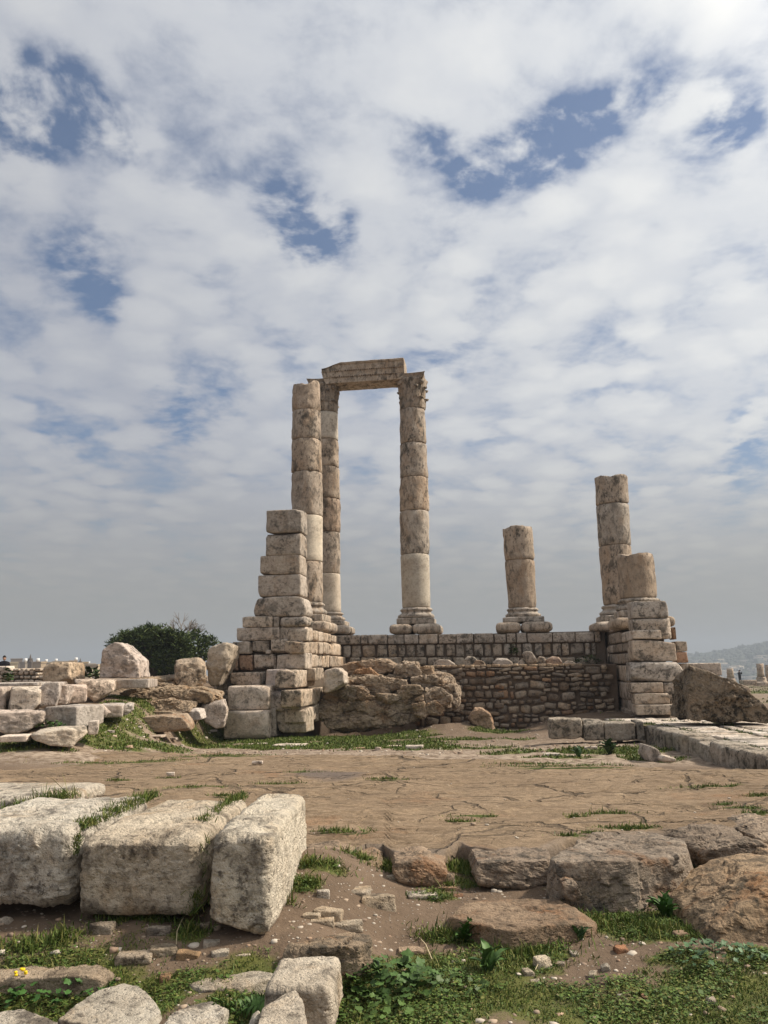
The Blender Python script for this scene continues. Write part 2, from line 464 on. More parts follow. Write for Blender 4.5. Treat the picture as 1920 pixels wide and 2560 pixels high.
M['brown'] = stone_mat('brown_bedrock_stone', (.40, .325, .25), (.30, .235, .175), dk=.8, warm=(.25, .125, .055), wm=.75, sc=1.8, bd=.04, bump=.9)
M['outcrop'] = stone_mat('tan_outcrop_rock', (.56, .45, .345), (.45, .355, .265), dk=.55, warm=(.38, .21, .09), wm=.6, sc=.9, bd=.10, bump=1.0)
M['rubble'] = stone_mat('rubble_stone', (.45, .37, .29), (.35, .275, .21), dk=.6, wm=.45, sc=1.6, bd=.03)


def flat_mat(name, c, rough=.8, var=.15, sc=6.0, obj=True, bump=.2, bd=.01):
    m, T, bs = mat_new(name)
    tc = T.n('ShaderNodeTexCoord').outputs['Object']; oi = T.n('ShaderNodeObjectInfo')
    n1 = T.noise(T.vm('ADD', tc, T.n('ShaderNodeCombineXYZ', ins={0: T.math('MULTIPLY', oi.outputs['Random'], 40.0)}).outputs[0]), sc, 6, .6)
    cc = T.mix(n1, tuple(x*(1-var) for x in c), tuple(x*(1+var) for x in c))
    if obj: cc = T.mix(1.0, cc, oi.outputs['Color'], 'MULTIPLY')
    T.link(cc, bs.inputs['Base Color']); bs.inputs['Roughness'].default_value = rough
    bp = T.n('ShaderNodeBump', ins={'Strength': bump, 'Distance': bd, 'Height': T.noise(tc, sc*4, 5)})
    T.link(bp.outputs[0], bs.inputs['Normal'])
    return m


M['mortar'] = flat_mat('earth_mortar', (.17, .125, .09), var=.35, sc=5, bump=.8, bd=.03)
M['earth'] = flat_mat('packed_earth_fill', (.15, .115, .085), var=.3, sc=3, bump=.8, bd=.04)
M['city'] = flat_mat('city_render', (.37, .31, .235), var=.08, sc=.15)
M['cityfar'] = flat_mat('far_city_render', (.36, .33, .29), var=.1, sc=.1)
M['window'] = flat_mat('dark_window', (.05, .055, .06), rough=.3, var=.1)
M['tank'] = flat_mat('white_tank', (.8, .8, .78), var=.03)
M['redroof'] = flat_mat('red_roof', (.30, .12, .08))
M['spire'] = flat_mat('spire_stone', (.11, .09, .075), var=.25, sc=.5)
M['coat'] = flat_mat('black_cloth', (.012, .012, .016), rough=.9)
M['skin'] = flat_mat('skin', (.42, .25, .18), rough=.6, var=.05)
M['hair'] = flat_mat('dark_hair', (.015, .012, .01))
M['bark'] = flat_mat('bark', (.10, .075, .055), var=.3, sc=3)
M['twig'] = flat_mat('bare_twig', (.22, .19, .16), var=.2)
M['straw'] = flat_mat('dry_straw', (.50, .41, .26), var=.15)
M['petal'] = flat_mat('yellow_petal', (.75, .52, .02), var=.1)
M['hillm'] = flat_mat('hillside_scrub', (.085, .085, .065), var=.55, sc=.02, obj=False)


def tone_mat(name, rough=.6, sheen=0.0, trans=.0):
    m, T, bs = mat_new(name)
    a = T.n('ShaderNodeAttribute', attribute_name='tone').outputs[0]
    oi = T.n('ShaderNodeObjectInfo')
    T.link(T.mix(1.0, a, oi.outputs['Color'], 'MULTIPLY'), bs.inputs['Base Color']); bs.inputs['Roughness'].default_value = rough
    return m


M['blade'] = tone_mat('grass_blade')
M['needle'] = tone_mat('pine_needle', .7)
M['leaf'] = tone_mat('broad_leaf', .5)
M['pebble'] = tone_mat('pebble_stone', .9)


def ground_mat():
    m, T, bs = mat_new('soil_and_gravel')
    geo = T.n('ShaderNodeNewGeometry').outputs['Position']
    g = T.n('ShaderNodeAttribute', attribute_name='green').outputs['Fac']; st = T.n('ShaderNodeAttribute', attribute_name='stony').outputs['Fac']
    n1 = T.noise(geo, .9, 6, .6); n2 = T.noise(geo, 7, 8, .65); n3 = T.noise(geo, 38, 5, .7)
    vo = T.n('ShaderNodeTexVoronoi', feature='F1', ins={'Vector': geo, 'Scale': 34.0, 'Randomness': 1.0})
    c = T.mix(T.mr(n1, .35, .65), (.175, .124, .085), (.135, .095, .064))
    c = T.mix(T.mr(n2, .35, .7, 0, .6), c, (.095, .066, .045))
    pebc = T.mix(T.n('ShaderNodeSeparateColor', ins={0: vo.outputs['Color']}).outputs[0], (.19, .14, .10), (.46, .40, .33))
    peb = T.math('MULTIPLY', T.mr(vo.outputs['Distance'], .30, .18), T.mr(T.n('ShaderNodeSeparateColor', ins={0: vo.outputs['Color']}).outputs[1], .45, .62))
    c = T.mix(T.math('MULTIPLY', peb, .8), c, pebc)
    c = T.mix(T.math('MULTIPLY', st, T.mr(n2, .38, .62)), c, (.40, .32, .245))
    gm = T.math('MULTIPLY', T.mr(T.math('ADD', g, T.math('MULTIPLY', T.math('SUBTRACT', n2, .5), .9)), .3, .62), .92)
    gc = T.mix(T.mr(n2, .3, .7), (.07, .085, .02), (.115, .12, .03))
    c = T.mix(gm, c, gc)
    T.link(c, bs.inputs['Base Color']); bs.inputs['Roughness'].default_value = .95
    h = T.math('ADD', T.math('MULTIPLY', n2, .8), T.math('ADD', T.math('MULTIPLY', n3, .35), T.math('MULTIPLY', peb, .5)))
    T.link(T.n('ShaderNodeBump', ins={'Strength': .9, 'Distance': .03, 'Height': h}).outputs[0], bs.inputs['Normal'])
    return m


def bedrock_mat():
    m, T, bs = mat_new('worn_bedrock')
    geo = T.n('ShaderNodeNewGeometry').outputs['Position']
    wv = T.n('ShaderNodeTexNoise', ins={'Vector': geo, 'Scale': .8, 'Detail': 5}).outputs[1]
    wp = T.n('ShaderNodeMix', data_type='VECTOR', ins={})
    wv2 = T.n('ShaderNodeTexNoise', ins={'Vector': geo, 'Scale': 5.0, 'Detail': 5}).outputs[1]
    gw = T.vm('ADD', T.vm('ADD', geo, T.vm('MULTIPLY', T.vm('SUBTRACT', wv, (.5, .5, .5)), (1.3, 1.3, 0.0))), T.vm('MULTIPLY', T.vm('SUBTRACT', wv2, (.5, .5, .5)), (.16, .16, 0.0)))
    n1 = T.noise(geo, .55, 6, .6); n2 = T.noise(T.vm('MULTIPLY', geo, (1, 1.3, 1)), 3.5, 9, .68); n3 = T.noise(geo, 30, 6, .7); n5 = T.noise(geo, 12, 6, .7)
    c = T.mix(T.mr(n1, .32, .68), (.262, .197, .134), (.212, .156, .105))
    c = T.mix(T.mr(n2, .52, .74, 0, .6), c, (.150, .105, .072))
    c = T.mix(T.mr(n2, .46, .28, 0, .55), c, (.30, .232, .162))
    c = T.mix(T.mr(n5, .62, .72, 0, .6), c, (.40, .34, .27))
    c = T.mix(T.mr(n5, .36, .28, 0, .6), c, (.11, .085, .06))
    def con(x, k): return T.math('ADD', T.math('MULTIPLY', T.math('SUBTRACT', x, .5), k), .5)
    n6 = con(T.noise(T.vm('MULTIPLY', geo, (1, 2.2, 1)), 16, 9, .72), 1.9); n7 = con(T.noise(T.vm('MULTIPLY', geo, (1, 1.8, 1)), 5.5, 8, .68), 1.7); n8 = con(T.noise(geo, 75, 4, .7), 1.6)
    c = T.mix(T.mr(n6, .1, .9, 0, 1, False), T.mix(1.0, c, (1.36, 1.34, 1.30), 'MULTIPLY'), T.mix(1.0, c, (.60, .58, .55), 'MULTIPLY'))
    c = T.mix(T.mr(n7, .2, .85, 0, 1), T.mix(1.0, c, (1.16, 1.15, 1.13), 'MULTIPLY'), T.mix(1.0, c, (.74, .72, .70), 'MULTIPLY'))
    c = T.mix(T.mr(n8, .15, .85, 0, 1, False), T.mix(1.0, c, (1.2, 1.2, 1.2), 'MULTIPLY'), T.mix(1.0, c, (.78, .77, .76), 'MULTIPLY'))
    c = T.mix(T.mr(n8, .86, 1.0, 0, .8), c, (.46, .40, .32))
    # reddish iron stain, grey dried puddle
    c = T.mix(T.mr(T.noise(geo, .9, 4, .6, .5), .57, .72, 0, .45), c, (.27, .135, .065))
    sx = T.n('ShaderNodeSeparateXYZ', ins={0: gw}).outputs
    pd = W(810, 1930, 10.9)
    ell = T.math('ADD', T.math('POWER', T.math('MULTIPLY', T.math('SUBTRACT', sx[0], float(pd[0])), 1.9), 2.0), T.math('POWER', T.math('MULTIPLY', T.math('SUBTRACT', sx[1], float(pd[1])), 1.4), 2.0))
    c = T.mix(T.math('MULTIPLY', T.mr(ell, 1.0, .1), .62), c, (.10, .085, .085))
    cr = T.n('ShaderNodeTexVoronoi', feature='DISTANCE_TO_EDGE', ins={'Vector': T.vm('MULTIPLY', gw, (.45, .95, 0.0)), 'Scale': 1.0}).outputs['Distance']
    cr2 = T.n('ShaderNodeTexVoronoi', feature='DISTANCE_TO_EDGE', ins={'Vector': T.vm('MULTIPLY', gw, (1.1, 2.6, 0.0)), 'Scale': 1.0}).outputs['Distance']
    gate = T.mr(T.noise(geo, .6, 3), .38, .5); gate2 = T.mr(T.noise(geo, 1.0, 4), .46, .56)
    k1 = T.math('MULTIPLY', T.mr(cr, .016, .005), gate); k2 = T.math('MULTIPLY', T.mr(cr2, .024, .006), gate2)
    k = T.math('MAXIMUM', k1, T.math('MULTIPLY', k2, .7))
    c = T.mix(T.math('MULTIPLY', k, .68), c, (.05, .037, .025))
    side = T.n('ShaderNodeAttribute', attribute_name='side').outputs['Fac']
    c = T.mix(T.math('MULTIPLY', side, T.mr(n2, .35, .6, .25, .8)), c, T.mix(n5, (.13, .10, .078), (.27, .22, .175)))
    gr = T.n('ShaderNodeAttribute', attribute_name='green').outputs['Fac']
    c = T.mix(T.mr(T.math('ADD', gr, T.math('MULTIPLY', T.math('SUBTRACT', n5, .5), .8)), .45, .7), c, (.07, .085, .02))
    T.link(c, bs.inputs['Base Color']); bs.inputs['Roughness'].default_value = .92
    h = T.math('SUBTRACT', T.math('ADD', T.math('MULTIPLY', n2, .4), T.math('ADD', T.math('MULTIPLY', n3, .22), T.math('MULTIPLY', n5, .35))), T.math('ADD', T.math('MULTIPLY', n6, .45), T.math('MULTIPLY', k, 1.6)))
    T.link(T.n('ShaderNodeBump', ins={'Strength': .9, 'Distance': .03, 'Height': h}).outputs[0], bs.inputs['Normal'])
    return m


M['ground'] = ground_mat(); M['bedrock'] = bedrock_mat()

# ------------------------------------------------------------------ ground sheet and bedrock platform
BZ = .28
GREEN = []                 # (x, y, rx, ry, weight) patches of grass in metres


def gpatch(px, py, rx, ry=None, w=1.0, lift=0.0):
    P = GP(px, py, lift); GREEN.append((P[0], P[1], rx, ry or rx, w)); return P


for a in [(1180, 2440, .34, .28), (1090, 2440, .3, .3), (930, 2480, .3, .35), (1000, 2540, .5, .25), (880, 2540, .25, .3), (1200, 2500, .4, .25), (1280, 2420, .3, .15), (1330, 2380, .22, .15), (1450, 2540, .5, .22, .8), (1350, 2490, .3, .16, .8),
          (1240, 2345, .22, .14), (1130, 2350, .18, .1), (1560, 2315, .4, .22), (1640, 2330, .3, .18), (1500, 2260, .16, .2), (1700, 2290, .25, .3), (1780, 2190, .35, .14), (1850, 2160, .4, .12),
          (1760, 2440, .3, .14, .9), (1850, 2480, .4, .2, .9), (1700, 2500, .3, .14, .9), (1800, 2540, .5, .2, .9), (1620, 2530, .35, .12, .8), (1700, 2390, .18, .1), (1900, 2400, .2, .15), (1560, 2470, .1, .05),
          (1350, 2170, .22, .16), (1290, 2165, .3, .1), (1170, 2175, .28, .1), (1130, 2160, .16, .1), (960, 2165, .22, .1), (1010, 2170, .18, .1), (800, 2170, .2, .08), (1090, 2250, .15, .08), (760, 2220, .12, .1), (1150, 2215, .15, .1),
          (130, 2485, .5, .28), (30, 2490, .3, .25), (200, 2455, .25, .12), (380, 2530, .2, .2), (440, 2470, .35, .1), (560, 2460, .3, .14), (600, 2510, .2, .25), (620, 2460, .2, .2), (130, 2360, .3, .07, .7), (60, 2372, .2, .06, .7), (380, 2300, .2, .06), (470, 2340, .12, .1), (20, 2240, .15, .1),
          (640, 1865, 1.3, .9), (700, 1846, 2.2, 1.8), (850, 1846, 2.2, 1.8), (960, 1862, 1.6, 1.0), (780, 1860, 2.0, 1.2), (720, 1850, 1.4, 1.4), (850, 1850, 1.6, 1.6), (950, 1845, 1.6, 1.2), (1000, 1870, 1.0, .8, .8), (760, 1870, 1.2, .6), (1150, 1850, 1.0, .5, .8), (1100, 1865, 1.0, .5, .7), (1240, 1830, .8, .6), (1170, 1800, .3, .5), (1290, 1850, .6, .3, .7),
          (1180, 1870, 1.2, .5, .6), (1060, 1800, .5, .3), (1290, 1880, .8, .3, .7),
          (560, 1850, 1.0, .6), (480, 1835, 1.0, .7), (440, 1820, .8, .5), (300, 1850, 1.0, .6), (360, 1860, 1.0, .5), (250, 1860, 1.0, .5), (260, 1830, .6, .5), (300, 1800, .5, .4), (330, 1770, .6, .4), (350, 1750, .5, .3), (30, 1865, .8, .4), (90, 1858, .5, .3), (130, 1840, .4, .3), (230, 1810, .4, .4), (420, 1790, .4, .2), (480, 1812, .4, .25), (525, 1836, .5, .3), (290, 1722, .5, .4), (335, 1748, .5, .4), (255, 1795, .5, .4), (540, 1800, .4, .5), (320, 1810, .5, .4), (300, 1775, .5, .4),
          (1500, 1880, .9, .7), (1580, 1880, .7, .6), (1450, 1880, .7, .5), (1620, 1895, .5, .4), (1400, 1895, .8, .2, .8), (1650, 1900, .5, .2)]:
    gpatch(*a)


def green_at(x, y):
    x = np.asarray(x, float); y = np.asarray(y, float); g = np.zeros(np.shape(x))
    for cx, cy, rx, ry, w in GREEN:
        m = (np.abs(x-cx) < 2*rx) & (np.abs(y-cy) < 2*ry)
        if not m.any(): continue
        q = ((x[m]-cx)/rx)**2+((y[m]-cy)/ry)**2
        g[m] = np.maximum(g[m], w*np.exp(-q*.9))
    far = sstep(26, 32, y)*(.35+.9*fbm2(x*.12, y*.25, 3, 7.7))*sstep(5, 8, x)
    return np.clip(np.maximum(g, far), 0, 1)


def nonuni(a, segs):
    """segs: (end, step) consecutive"""
    out = [a]
    for e, s in segs:
        n = max(1, int(round((e-out[-1])/s))); st = out[-1]
        out += [st+(e-st)*(i+1)/n for i in range(n)]
    return np.array(out)


def build_ground():
    xh = nonuni(0, [(6, .06), (12, .16), (25, .7), (70, 4), (300, 25), (1000, 90), (3000, 330)])
    xs = np.concatenate([-xh[::-1][:-1], xh])
    ys = nonuni(-60, [(0, 10), (2.5, .5), (7, .05), (30, .16), (60, 1.2), (140, 4), (400, 15), (1000, 80), (3000, 300)])
    X, Y = np.meshgrid(xs, ys); Z = gz(X, Y)
    V = np.stack([X, Y, Z], -1).reshape(-1, 3); nx, ny = len(xs), len(ys)
    i = (np.arange(ny-1)[:, None]*nx+np.arange(nx-1)[None]).ravel()
    F = np.stack([i, i+1, i+1+nx, i+nx], 1)
    g = green_at(X, Y).ravel()
    st = (sstep(24.5, 13, Y)*sstep(12, 14, Y)*.9+sstep(30, 34, Y)*.5).ravel()
    structure(link('ground', mesh_np('ground', V, F, M['ground'], attr={'green': g, 'stony': st})))


build_ground()

# near and far edge of the bedrock platform, as plan points
NEAR = sorted([tuple(hit(px, py, (0, 0, BZ), np.array([0, 0, 1.0]))[:2]) for px, py in
               [(-500, 2128), (300, 2128), (700, 2126), (800, 2122), (880, 2122), (905, 2108), (960, 2106), (985, 2130), (1050, 2132), (1110, 2128), (1150, 2110), (1180, 2125), (1260, 2136), (1330, 2128), (1375, 2110), (1420, 2096), (1540, 2082), (1660, 2076), (1740, 2088), (1840, 2074), (1900, 2056), (2300, 2040)]])
FARP = sorted([tuple(hit(px, py, (0, 0, BZ), np.array([0, 0, 1.0]))[:2]) for px, py in
               [(-400, 1868), (0, 1874), (300, 1877), (600, 1880), (900, 1884), (1200, 1891), (1400, 1898), (1600, 1905), (1920, 1916), (2300, 1930)]])
RGREEN = []
for px, py, rx, ry in [(250, 1902, .9, .10), (380, 1897, .6, .09), (60, 1900, .7, .08), (550, 1885, .9, .12), (500, 1970, .4, .1), (1430, 1908, 1.0, .12), (1330, 1903, .5, .1), (1180, 2040, .3, .05), (1150, 2050, .15, .04), (760, 1930, .3, .07), (830, 2080, .16, .05), (890, 2085, .16, .05), (700, 1960, .3, .05), (1480, 2085, .1, .05),
                       (1430, 2092, .15, .04), (1540, 2072, .2, .06), (1600, 2070, .2, .06), (1860, 2020, .2, .08), (1900, 2035, .15, .08), (1810, 2010, .1, .06), (1520, 2035, .25, .05), (1440, 2045, .1, .05), (1910, 1990, .2, .08), (1790, 1965, .4, .05), (960, 1950, .25, .06), (420, 1940, .15, .04), (300, 1950, .15, .05), (560, 1992, .15, .05)]:
    P = hit(px, py, (0, 0, BZ), np.array([0, 0, 1.0])); RGREEN.append((P[0], P[1], rx, ry))


def rgreen(x, y):
    g = np.zeros(np.shape(x))
    for cx, cy, rx, ry in RGREEN:
        g = np.maximum(g, np.exp(-((x-cx)/rx)**2-((y-cy)/ry)**2))
    return g


def bz(x, y):
    return BZ+.04*fbm2(x*.40, y*.5, 3, 2.2)+.008*fbm2(x*1.7, y*2.4, 3, 8.1)-.03*sstep(10, 13, y)


def build_bedrock():
    xs = np.linspace(-8.5, 8.5, 560); ye = np.interp(xs, *zip(*NEAR)); yf = np.interp(xs, *zip(*FARP))
    ye = ye+.05*fbm2(xs*2.3, xs*0, 3, 3.3); yf = yf+.2*fbm2(xs*.8, xs*0, 3, 5.3)
    t = np.concatenate([np.linspace(0, .04, 7)[:-1], np.linspace(.04, 1, 300)])
    rows = []; side = []; grn = []
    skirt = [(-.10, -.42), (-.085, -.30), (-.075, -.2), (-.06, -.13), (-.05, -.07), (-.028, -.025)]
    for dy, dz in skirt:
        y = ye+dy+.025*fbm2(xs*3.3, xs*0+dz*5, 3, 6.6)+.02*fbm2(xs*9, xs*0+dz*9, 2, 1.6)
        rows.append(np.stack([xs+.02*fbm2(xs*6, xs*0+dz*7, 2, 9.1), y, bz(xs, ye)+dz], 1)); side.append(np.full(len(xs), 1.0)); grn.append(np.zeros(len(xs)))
    for tt in t:
        y = ye+(yf-ye)*tt; z = bz(xs, y)
        # shallow fissures
        f = fbm2(xs*.5, y*.9, 4, 12.1); z = z-.02*np.exp(-(f/.018)**2)
        f = fbm2(xs*1.3+4, y*2.1, 4, 22.1); z = z-.012*np.exp(-(f/.022)**2)
        # thin beds broken off in low crisp ledges
        q = fbm2(xs*.30, y*.55, 3, 31.0, .5)*3.5; st_ = np.floor(q)+sstep(.88, 1.0, q-np.floor(q)); z = z+st_*.016
        z = z+.006*fbm2(xs*5, y*8, 3, 51.0)
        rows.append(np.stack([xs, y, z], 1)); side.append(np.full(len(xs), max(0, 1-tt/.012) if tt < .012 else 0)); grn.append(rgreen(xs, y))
    for dy, dz in ((.1, -.08), (.25, -.4)):
        rows.append(np.stack([xs, yf+dy, bz(xs, yf)+dz], 1)); side.append(np.zeros(len(xs))); grn.append(np.zeros(len(xs)))
    V = np.concatenate(rows); nx = len(xs); ny = len(rows)
    i = (np.arange(ny-1)[:, None]*nx+np.arange(nx-1)[None]).ravel()
    F = np.stack([i, i+1, i+1+nx, i+nx], 1)
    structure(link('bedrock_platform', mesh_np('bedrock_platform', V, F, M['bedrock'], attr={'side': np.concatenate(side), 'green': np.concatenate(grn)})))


build_bedrock()

# ------------------------------------------------------------------ stones from photo measurements
_seed = [100]
def nseed(): _seed[0] += 1; return _seed[0]


def jit(t=None, a=.14):
    k = 1+rnd.uniform(-a, a); b = rnd.uniform(-.03, .03); t = t or (1, 1, 1)
    return (t[0]*k*(1+b), t[1]*k, t[2]*k*(1-b*1.3))


def block_on(x0, y0, x1, y1, P0, N, t, name='stone', parent=None, mat='lime', n=6, tint=None, gap=.022, **kw):
    """stone whose near face fills a photo rectangle on the vertical plane through P0 with normal N (pointing away); t = thickness"""
    N = np.asarray(N, float); ym, xm = (y0+y1)/2, (x0+x1)/2
    L, Rr = hit(x0, ym, P0, N), hit(x1, ym, P0, N); Tp, Bt = hit(xm, y0, P0, N), hit(xm, y1, P0, N)
    A = np.array([N[1], -N[0], 0])      # along the face, to the right
    w = abs((Rr-L)@A)-gap; h = Tp[2]-Bt[2]-gap
    c = (L+Rr)/2; c[2] = (Tp[2]+Bt[2])/2; c = c+N*t/2
    p, F = rbox((max(w/2, .02), t/2, max(h/2, .02)), n=n, seed=nseed(), **kw)
    me = mesh_np(name, p, F, M[mat])
    return link(name, me, c, math.atan2(A[1], A[0]), parent, jit(tint))


def bv(x0, y0, x1, y1, v, t, parent, **kw): return block_on(x0, y0, x1, y1, tw(0, v), TV, t, parent=parent, **kw)


def bu(x0, y0, x1, y1, u, t, parent, **kw):
    """stone in a wall running into the depth; face on the plane u, thickness to the left (t<0) or right (t>0)"""
    ym = (y0+y1)/2
    L, Rr = TPu(x0, ym, u), TPu(x1, ym, u); xm = (x0+x1)/2
    Tp, Bt = TPu(xm, y0, u), TPu(xm, y1, u)
    w = abs((Rr-L)@TV); h = Tp[2]-Bt[2]; c = (L+Rr)/2; c[2] = (Tp[2]+Bt[2])/2; c = c+TU*t/2
    kw.setdefault('n', 6); mat = kw.pop('mat', 'lime'); tint = kw.pop('tint', None)
    p, F = rbox((abs(t)/2, max(w/2-.018, .03), max(h/2-.014, .03)), seed=nseed(), **kw)
    return link('stone', mesh_np('stone', p, F, M[mat]), c, -TA, parent, jit(tint))


def core_box(name, u0, u1, v0, v1, z0, z1, parent, mat='earth'):
    p, F = rbox(((u1-u0)/2, (v1-v0)/2, (z1-z0)/2), n=4, r=.03, chips=0, rough=.02, seed=nseed())
    return link(name, mesh_np(name, p, F, M[mat]), tw((u0+u1)/2, (v0+v1)/2, (z0+z1)/2), -TA, parent)


DARKT = (.82, .80, .78); RED = (.90, .70, .58); LIGHT = (1.1, 1.1, 1.1)

# --- podium wall under the columns
ZTOP = TP(1200, 1583, 0)[2]; UL = uv(TP(860, 1600, 0))[0]; UR = uv(TP(1500, 1600, 0))[0]
wall = thing('podium_wall', 'long low wall of squared blocks running beneath the row of columns', 'wall', tw((UL+UR)/2, 0, -.5))
top = [(841, 901), (901, 919.5), (920, 968), (969, 1010), (1010, 1046), (1047, 1094), (1096, 1140), (1140, 1183), (1185, 1234), (1236, 1265), (1266, 1290), (1291, 1317), (1318, 1381), (1382, 1438), (1439, 1486), (1487, 1502)]
for a, b in top:
    s = (a-841)/650; bv(a, 1588-s*9+rnd.uniform(-1, 1), b, 1612-s*7, 0, .7, wall, chips=2, chip=.18, r=.035)
mid = [(856, 877), (878, 904), (905, 938), (941, 968), (969, 992.5), (995, 1013.5), (1015, 1038), (1040, 1062), (1064, 1088), (1090, 1112), (1115, 1138), (1139, 1161), (1163, 1183), (1184, 1209), (1210, 1228), (1230, 1256), (1257, 1277), (1279, 1291), (1291, 1305), (1306, 1332), (1336, 1357), (1358, 1379), (1381, 1404), (1404, 1424), (1426, 1461), (1462, 1477), (1478, 1492)]
for i, (a, b) in enumerate(mid):
    s = (a-841)/650; bv(a+.8, 1613-s*7, b-.8, 1644-s*5+rnd.uniform(-1, 1), .06+rnd.uniform(-.04, .04), .6, wall, chips=4, chip=.3, r=.05, tint=(.96, .96, .94) if i % 3 else (.86, .85, .82), rough=.09)
low = [(872, 900), (901, 939), (940, 1005), (1006, 1067), (1068, 1130), (1131, 1161), (1162, 1200), (1201, 1236), (1237, 1272), (1273, 1300), (1301, 1345), (1346, 1390), (1391, 1440), (1441, 1490)]
for a, b in low: bv(a+.7, 1643, b-.7, 1664, -.05+rnd.uniform(-.06, .06), .6, wall, chips=3, chip=.3, r=.05, tint=(.85, .84, .8), rough=.08)
core_box('core', UL-.3, UR+.2, .16, 2.6, -1.0, ZTOP-.02, wall)

# --- rubble wall and the ledge above it
VR = -2.5
rub = thing('rubble_wall', 'dark wall of small mixed rubble set in earth below the podium wall', 'wall', tw(4.6, VR, -.8))
u0, u1 = uv(TP(1040, 1750, VR))[0], uv(TP(1524, 1750, VR))[0]; zt = TP(1300, 1662, VR)[2]; zb = TP(1300, 1840, VR)[2]-.15
core_box('mortar', u0, u1+.3, VR+.07, -.1, zb, zt-.03, rub, 'mortar')
cell = []; cuts_ = [u0, u0+(u1-u0)*.22, u0+(u1-u0)*.43, u0+(u1-u0)*.66, u0+(u1-u0)*.84, u1]
for ca, cb in zip(cuts_[:-1], cuts_[1:]):
    z = zb+rnd.uniform(0, .06)
    while z < zt-.10:
        h = min(rnd.choice([rnd.uniform(.12, .18), rnd.uniform(.17, .27), rnd.uniform(.24, .36)]), zt-.05-z); u = ca+rnd.uniform(-.08, .08)
        while u < cb-.06:
            w = rnd.choice([rnd.uniform(.14, .24), rnd.uniform(.22, .40), rnd.uniform(.32, .55)])
            if h > .2 and w < .34 and rnd.random() < .6:
                h1 = h*rnd.uniform(.35, .65); cell += [(u, z, w, h1), (u+rnd.uniform(-.03, .03), z+h1, w, h-h1)]
            else: cell.append((u, z, w, h*rnd.uniform(.8, 1.0)))
            u += w+rnd.uniform(0, .03)
        z += h
print('rubble stones', len(cell)); rnd.shuffle(cell)
cell.sort(key=lambda c: c[0] < u0+.2)
for k, (u, z, w, h) in enumerate(cell[:296]):
    g = rnd.uniform(.008, .022); pr = rnd.uniform(.02, .09)
    p, F = rbox((w/2-g, .12, h/2-g*.8), n=3, r=.4*min(w, h)/2, chips=3, chip=.5, rough=.14, seed=nseed())
    tt = rnd.choice([(1, 1, 1), (.8, .78, .75), (.72, .66, .6), (1.2, 1.18, 1.12), (1.0, .78, .62), (1.45, 1.42, 1.36), (.8, .8, .8), (.62, .55, .48), (.7, .7, .7)])
    o = link('stone', mesh_np('stone', p, F, M['rubble']), tw(u+w/2, VR+.12-pr, z+h/2+rnd.uniform(-.02, .02)), -TA, rub, jit(tt)); o.rotation_euler = (0, rnd.uniform(-.22, .22), -TA)
# capping course of thin flat stones
u = u0+.3
while u < u1-.9:
    w = rnd.uniform(.14, .4); p, F = rbox((w/2, .16, .045), n=3, chips=2, seed=nseed(), rough=.12)
    link('stone', mesh_np('stone', p, F, M['rubble']), tw(u+w/2, VR+.14, zt-.03+rnd.uniform(-.01, .02)), -TA, rub, jit((1.35, 1.25, 1.1))); u += w+.02

# loose boulders along the ledge
def ledge(x0, y0, x1, y1, label, mat='lime', tint=None, pts=None, v=-1.9, t=.6, cat='boulder', name='ledge_boulder'):
    P0 = tw(0, v); pts = pts or [(x0, y1), (x0+(x1-x0)*.08, y0+(y1-y0)*.45), (x0+(x1-x0)*.3, y0), (x0+(x1-x0)*.72, y0+(y1-y0)*.08), (x1-(x1-x0)*.03, y0+(y1-y0)*.5), (x1, y1)]
    return outline_rock(name, pts, P0, TV, t, label, cat, mat, tint)


def outline_rock(name, px, P0, N, t, label, cat, mat='lime', tint=None, parent=None, n=14, group=None, toward=0.0, **kw):
    N = np.asarray(N, float); A = np.array([N[1], -N[0], 0])
    q = np.array([hit(a, b, P0, N) for a, b in px]); base = q.mean(0)
    pts = np.stack([(q-base)@A, q[:, 2]-base[2]], 1)
    if kw.get('fract') and n < 20: n = 20
    if mat in ('brown', 'outcrop'): kw.setdefault('fract', .17); kw['rough'] = kw.get('rough', .09)*.55; kw.setdefault('k', 40); n = max(n, 26)
    p, F, c = polyrock(pts, t, n=n, seed=nseed(), **kw)
    loc = base+A*c[0]+np.array([0, 0, c[1]])+N*t*(.5-toward)
    o = link(name, mesh_np(name, p, F, M[mat], smooth=mat not in ('brown', 'outcrop', 'dark')), loc, math.atan2(A[1], A[0]), parent, jit(tint, .04))
    if label: tag(o, label, cat, group)
    return o


ledge(1080, 1648, 1138, 1670, 'low pale wedge boulder where the outcrop meets the rubble wall', tint=LIGHT)
ledge(1155, 1640, 1196, 1664, 'grey boulder with a brown stone against its foot on the ledge', tint=(.95, .95, .92))
ledge(1180, 1650, 1213, 1666, 'small dark brown stone leaning on a grey boulder on the ledge', tint=(.7, .62, .55), v=-2.1, t=.35)
ledge(1228, 1645, 1283, 1666, 'long rounded boulder lying mid ledge above the rubble wall')
ledge(1285, 1647, 1320, 1666, 'pale triangular stone under the tilted slab on the ledge', pts=[(1285, 1666), (1304, 1647), (1320, 1666)], tint=LIGHT)
ledge(1307, 1627, 1345, 1664, 'jagged upright broken stone tilted on the ledge', pts=[(1306, 1634), (1314, 1627), (1330, 1630), (1345, 1655), (1338, 1661), (1318, 1658)], v=-2.0, t=.45)
ledge(1340, 1641, 1368, 1664, 'squarish grey stone right of the tilted jagged one', tint=DARKT, v=-1.6)
ledge(1365, 1640, 1407, 1664, 'smooth pale pointed boulder near the dark end of the ledge', pts=[(1365, 1650), (1384, 1640), (1398, 1643), (1407, 1657), (1400, 1664), (1370, 1664)], tint=(1.12, 1.0, .95))
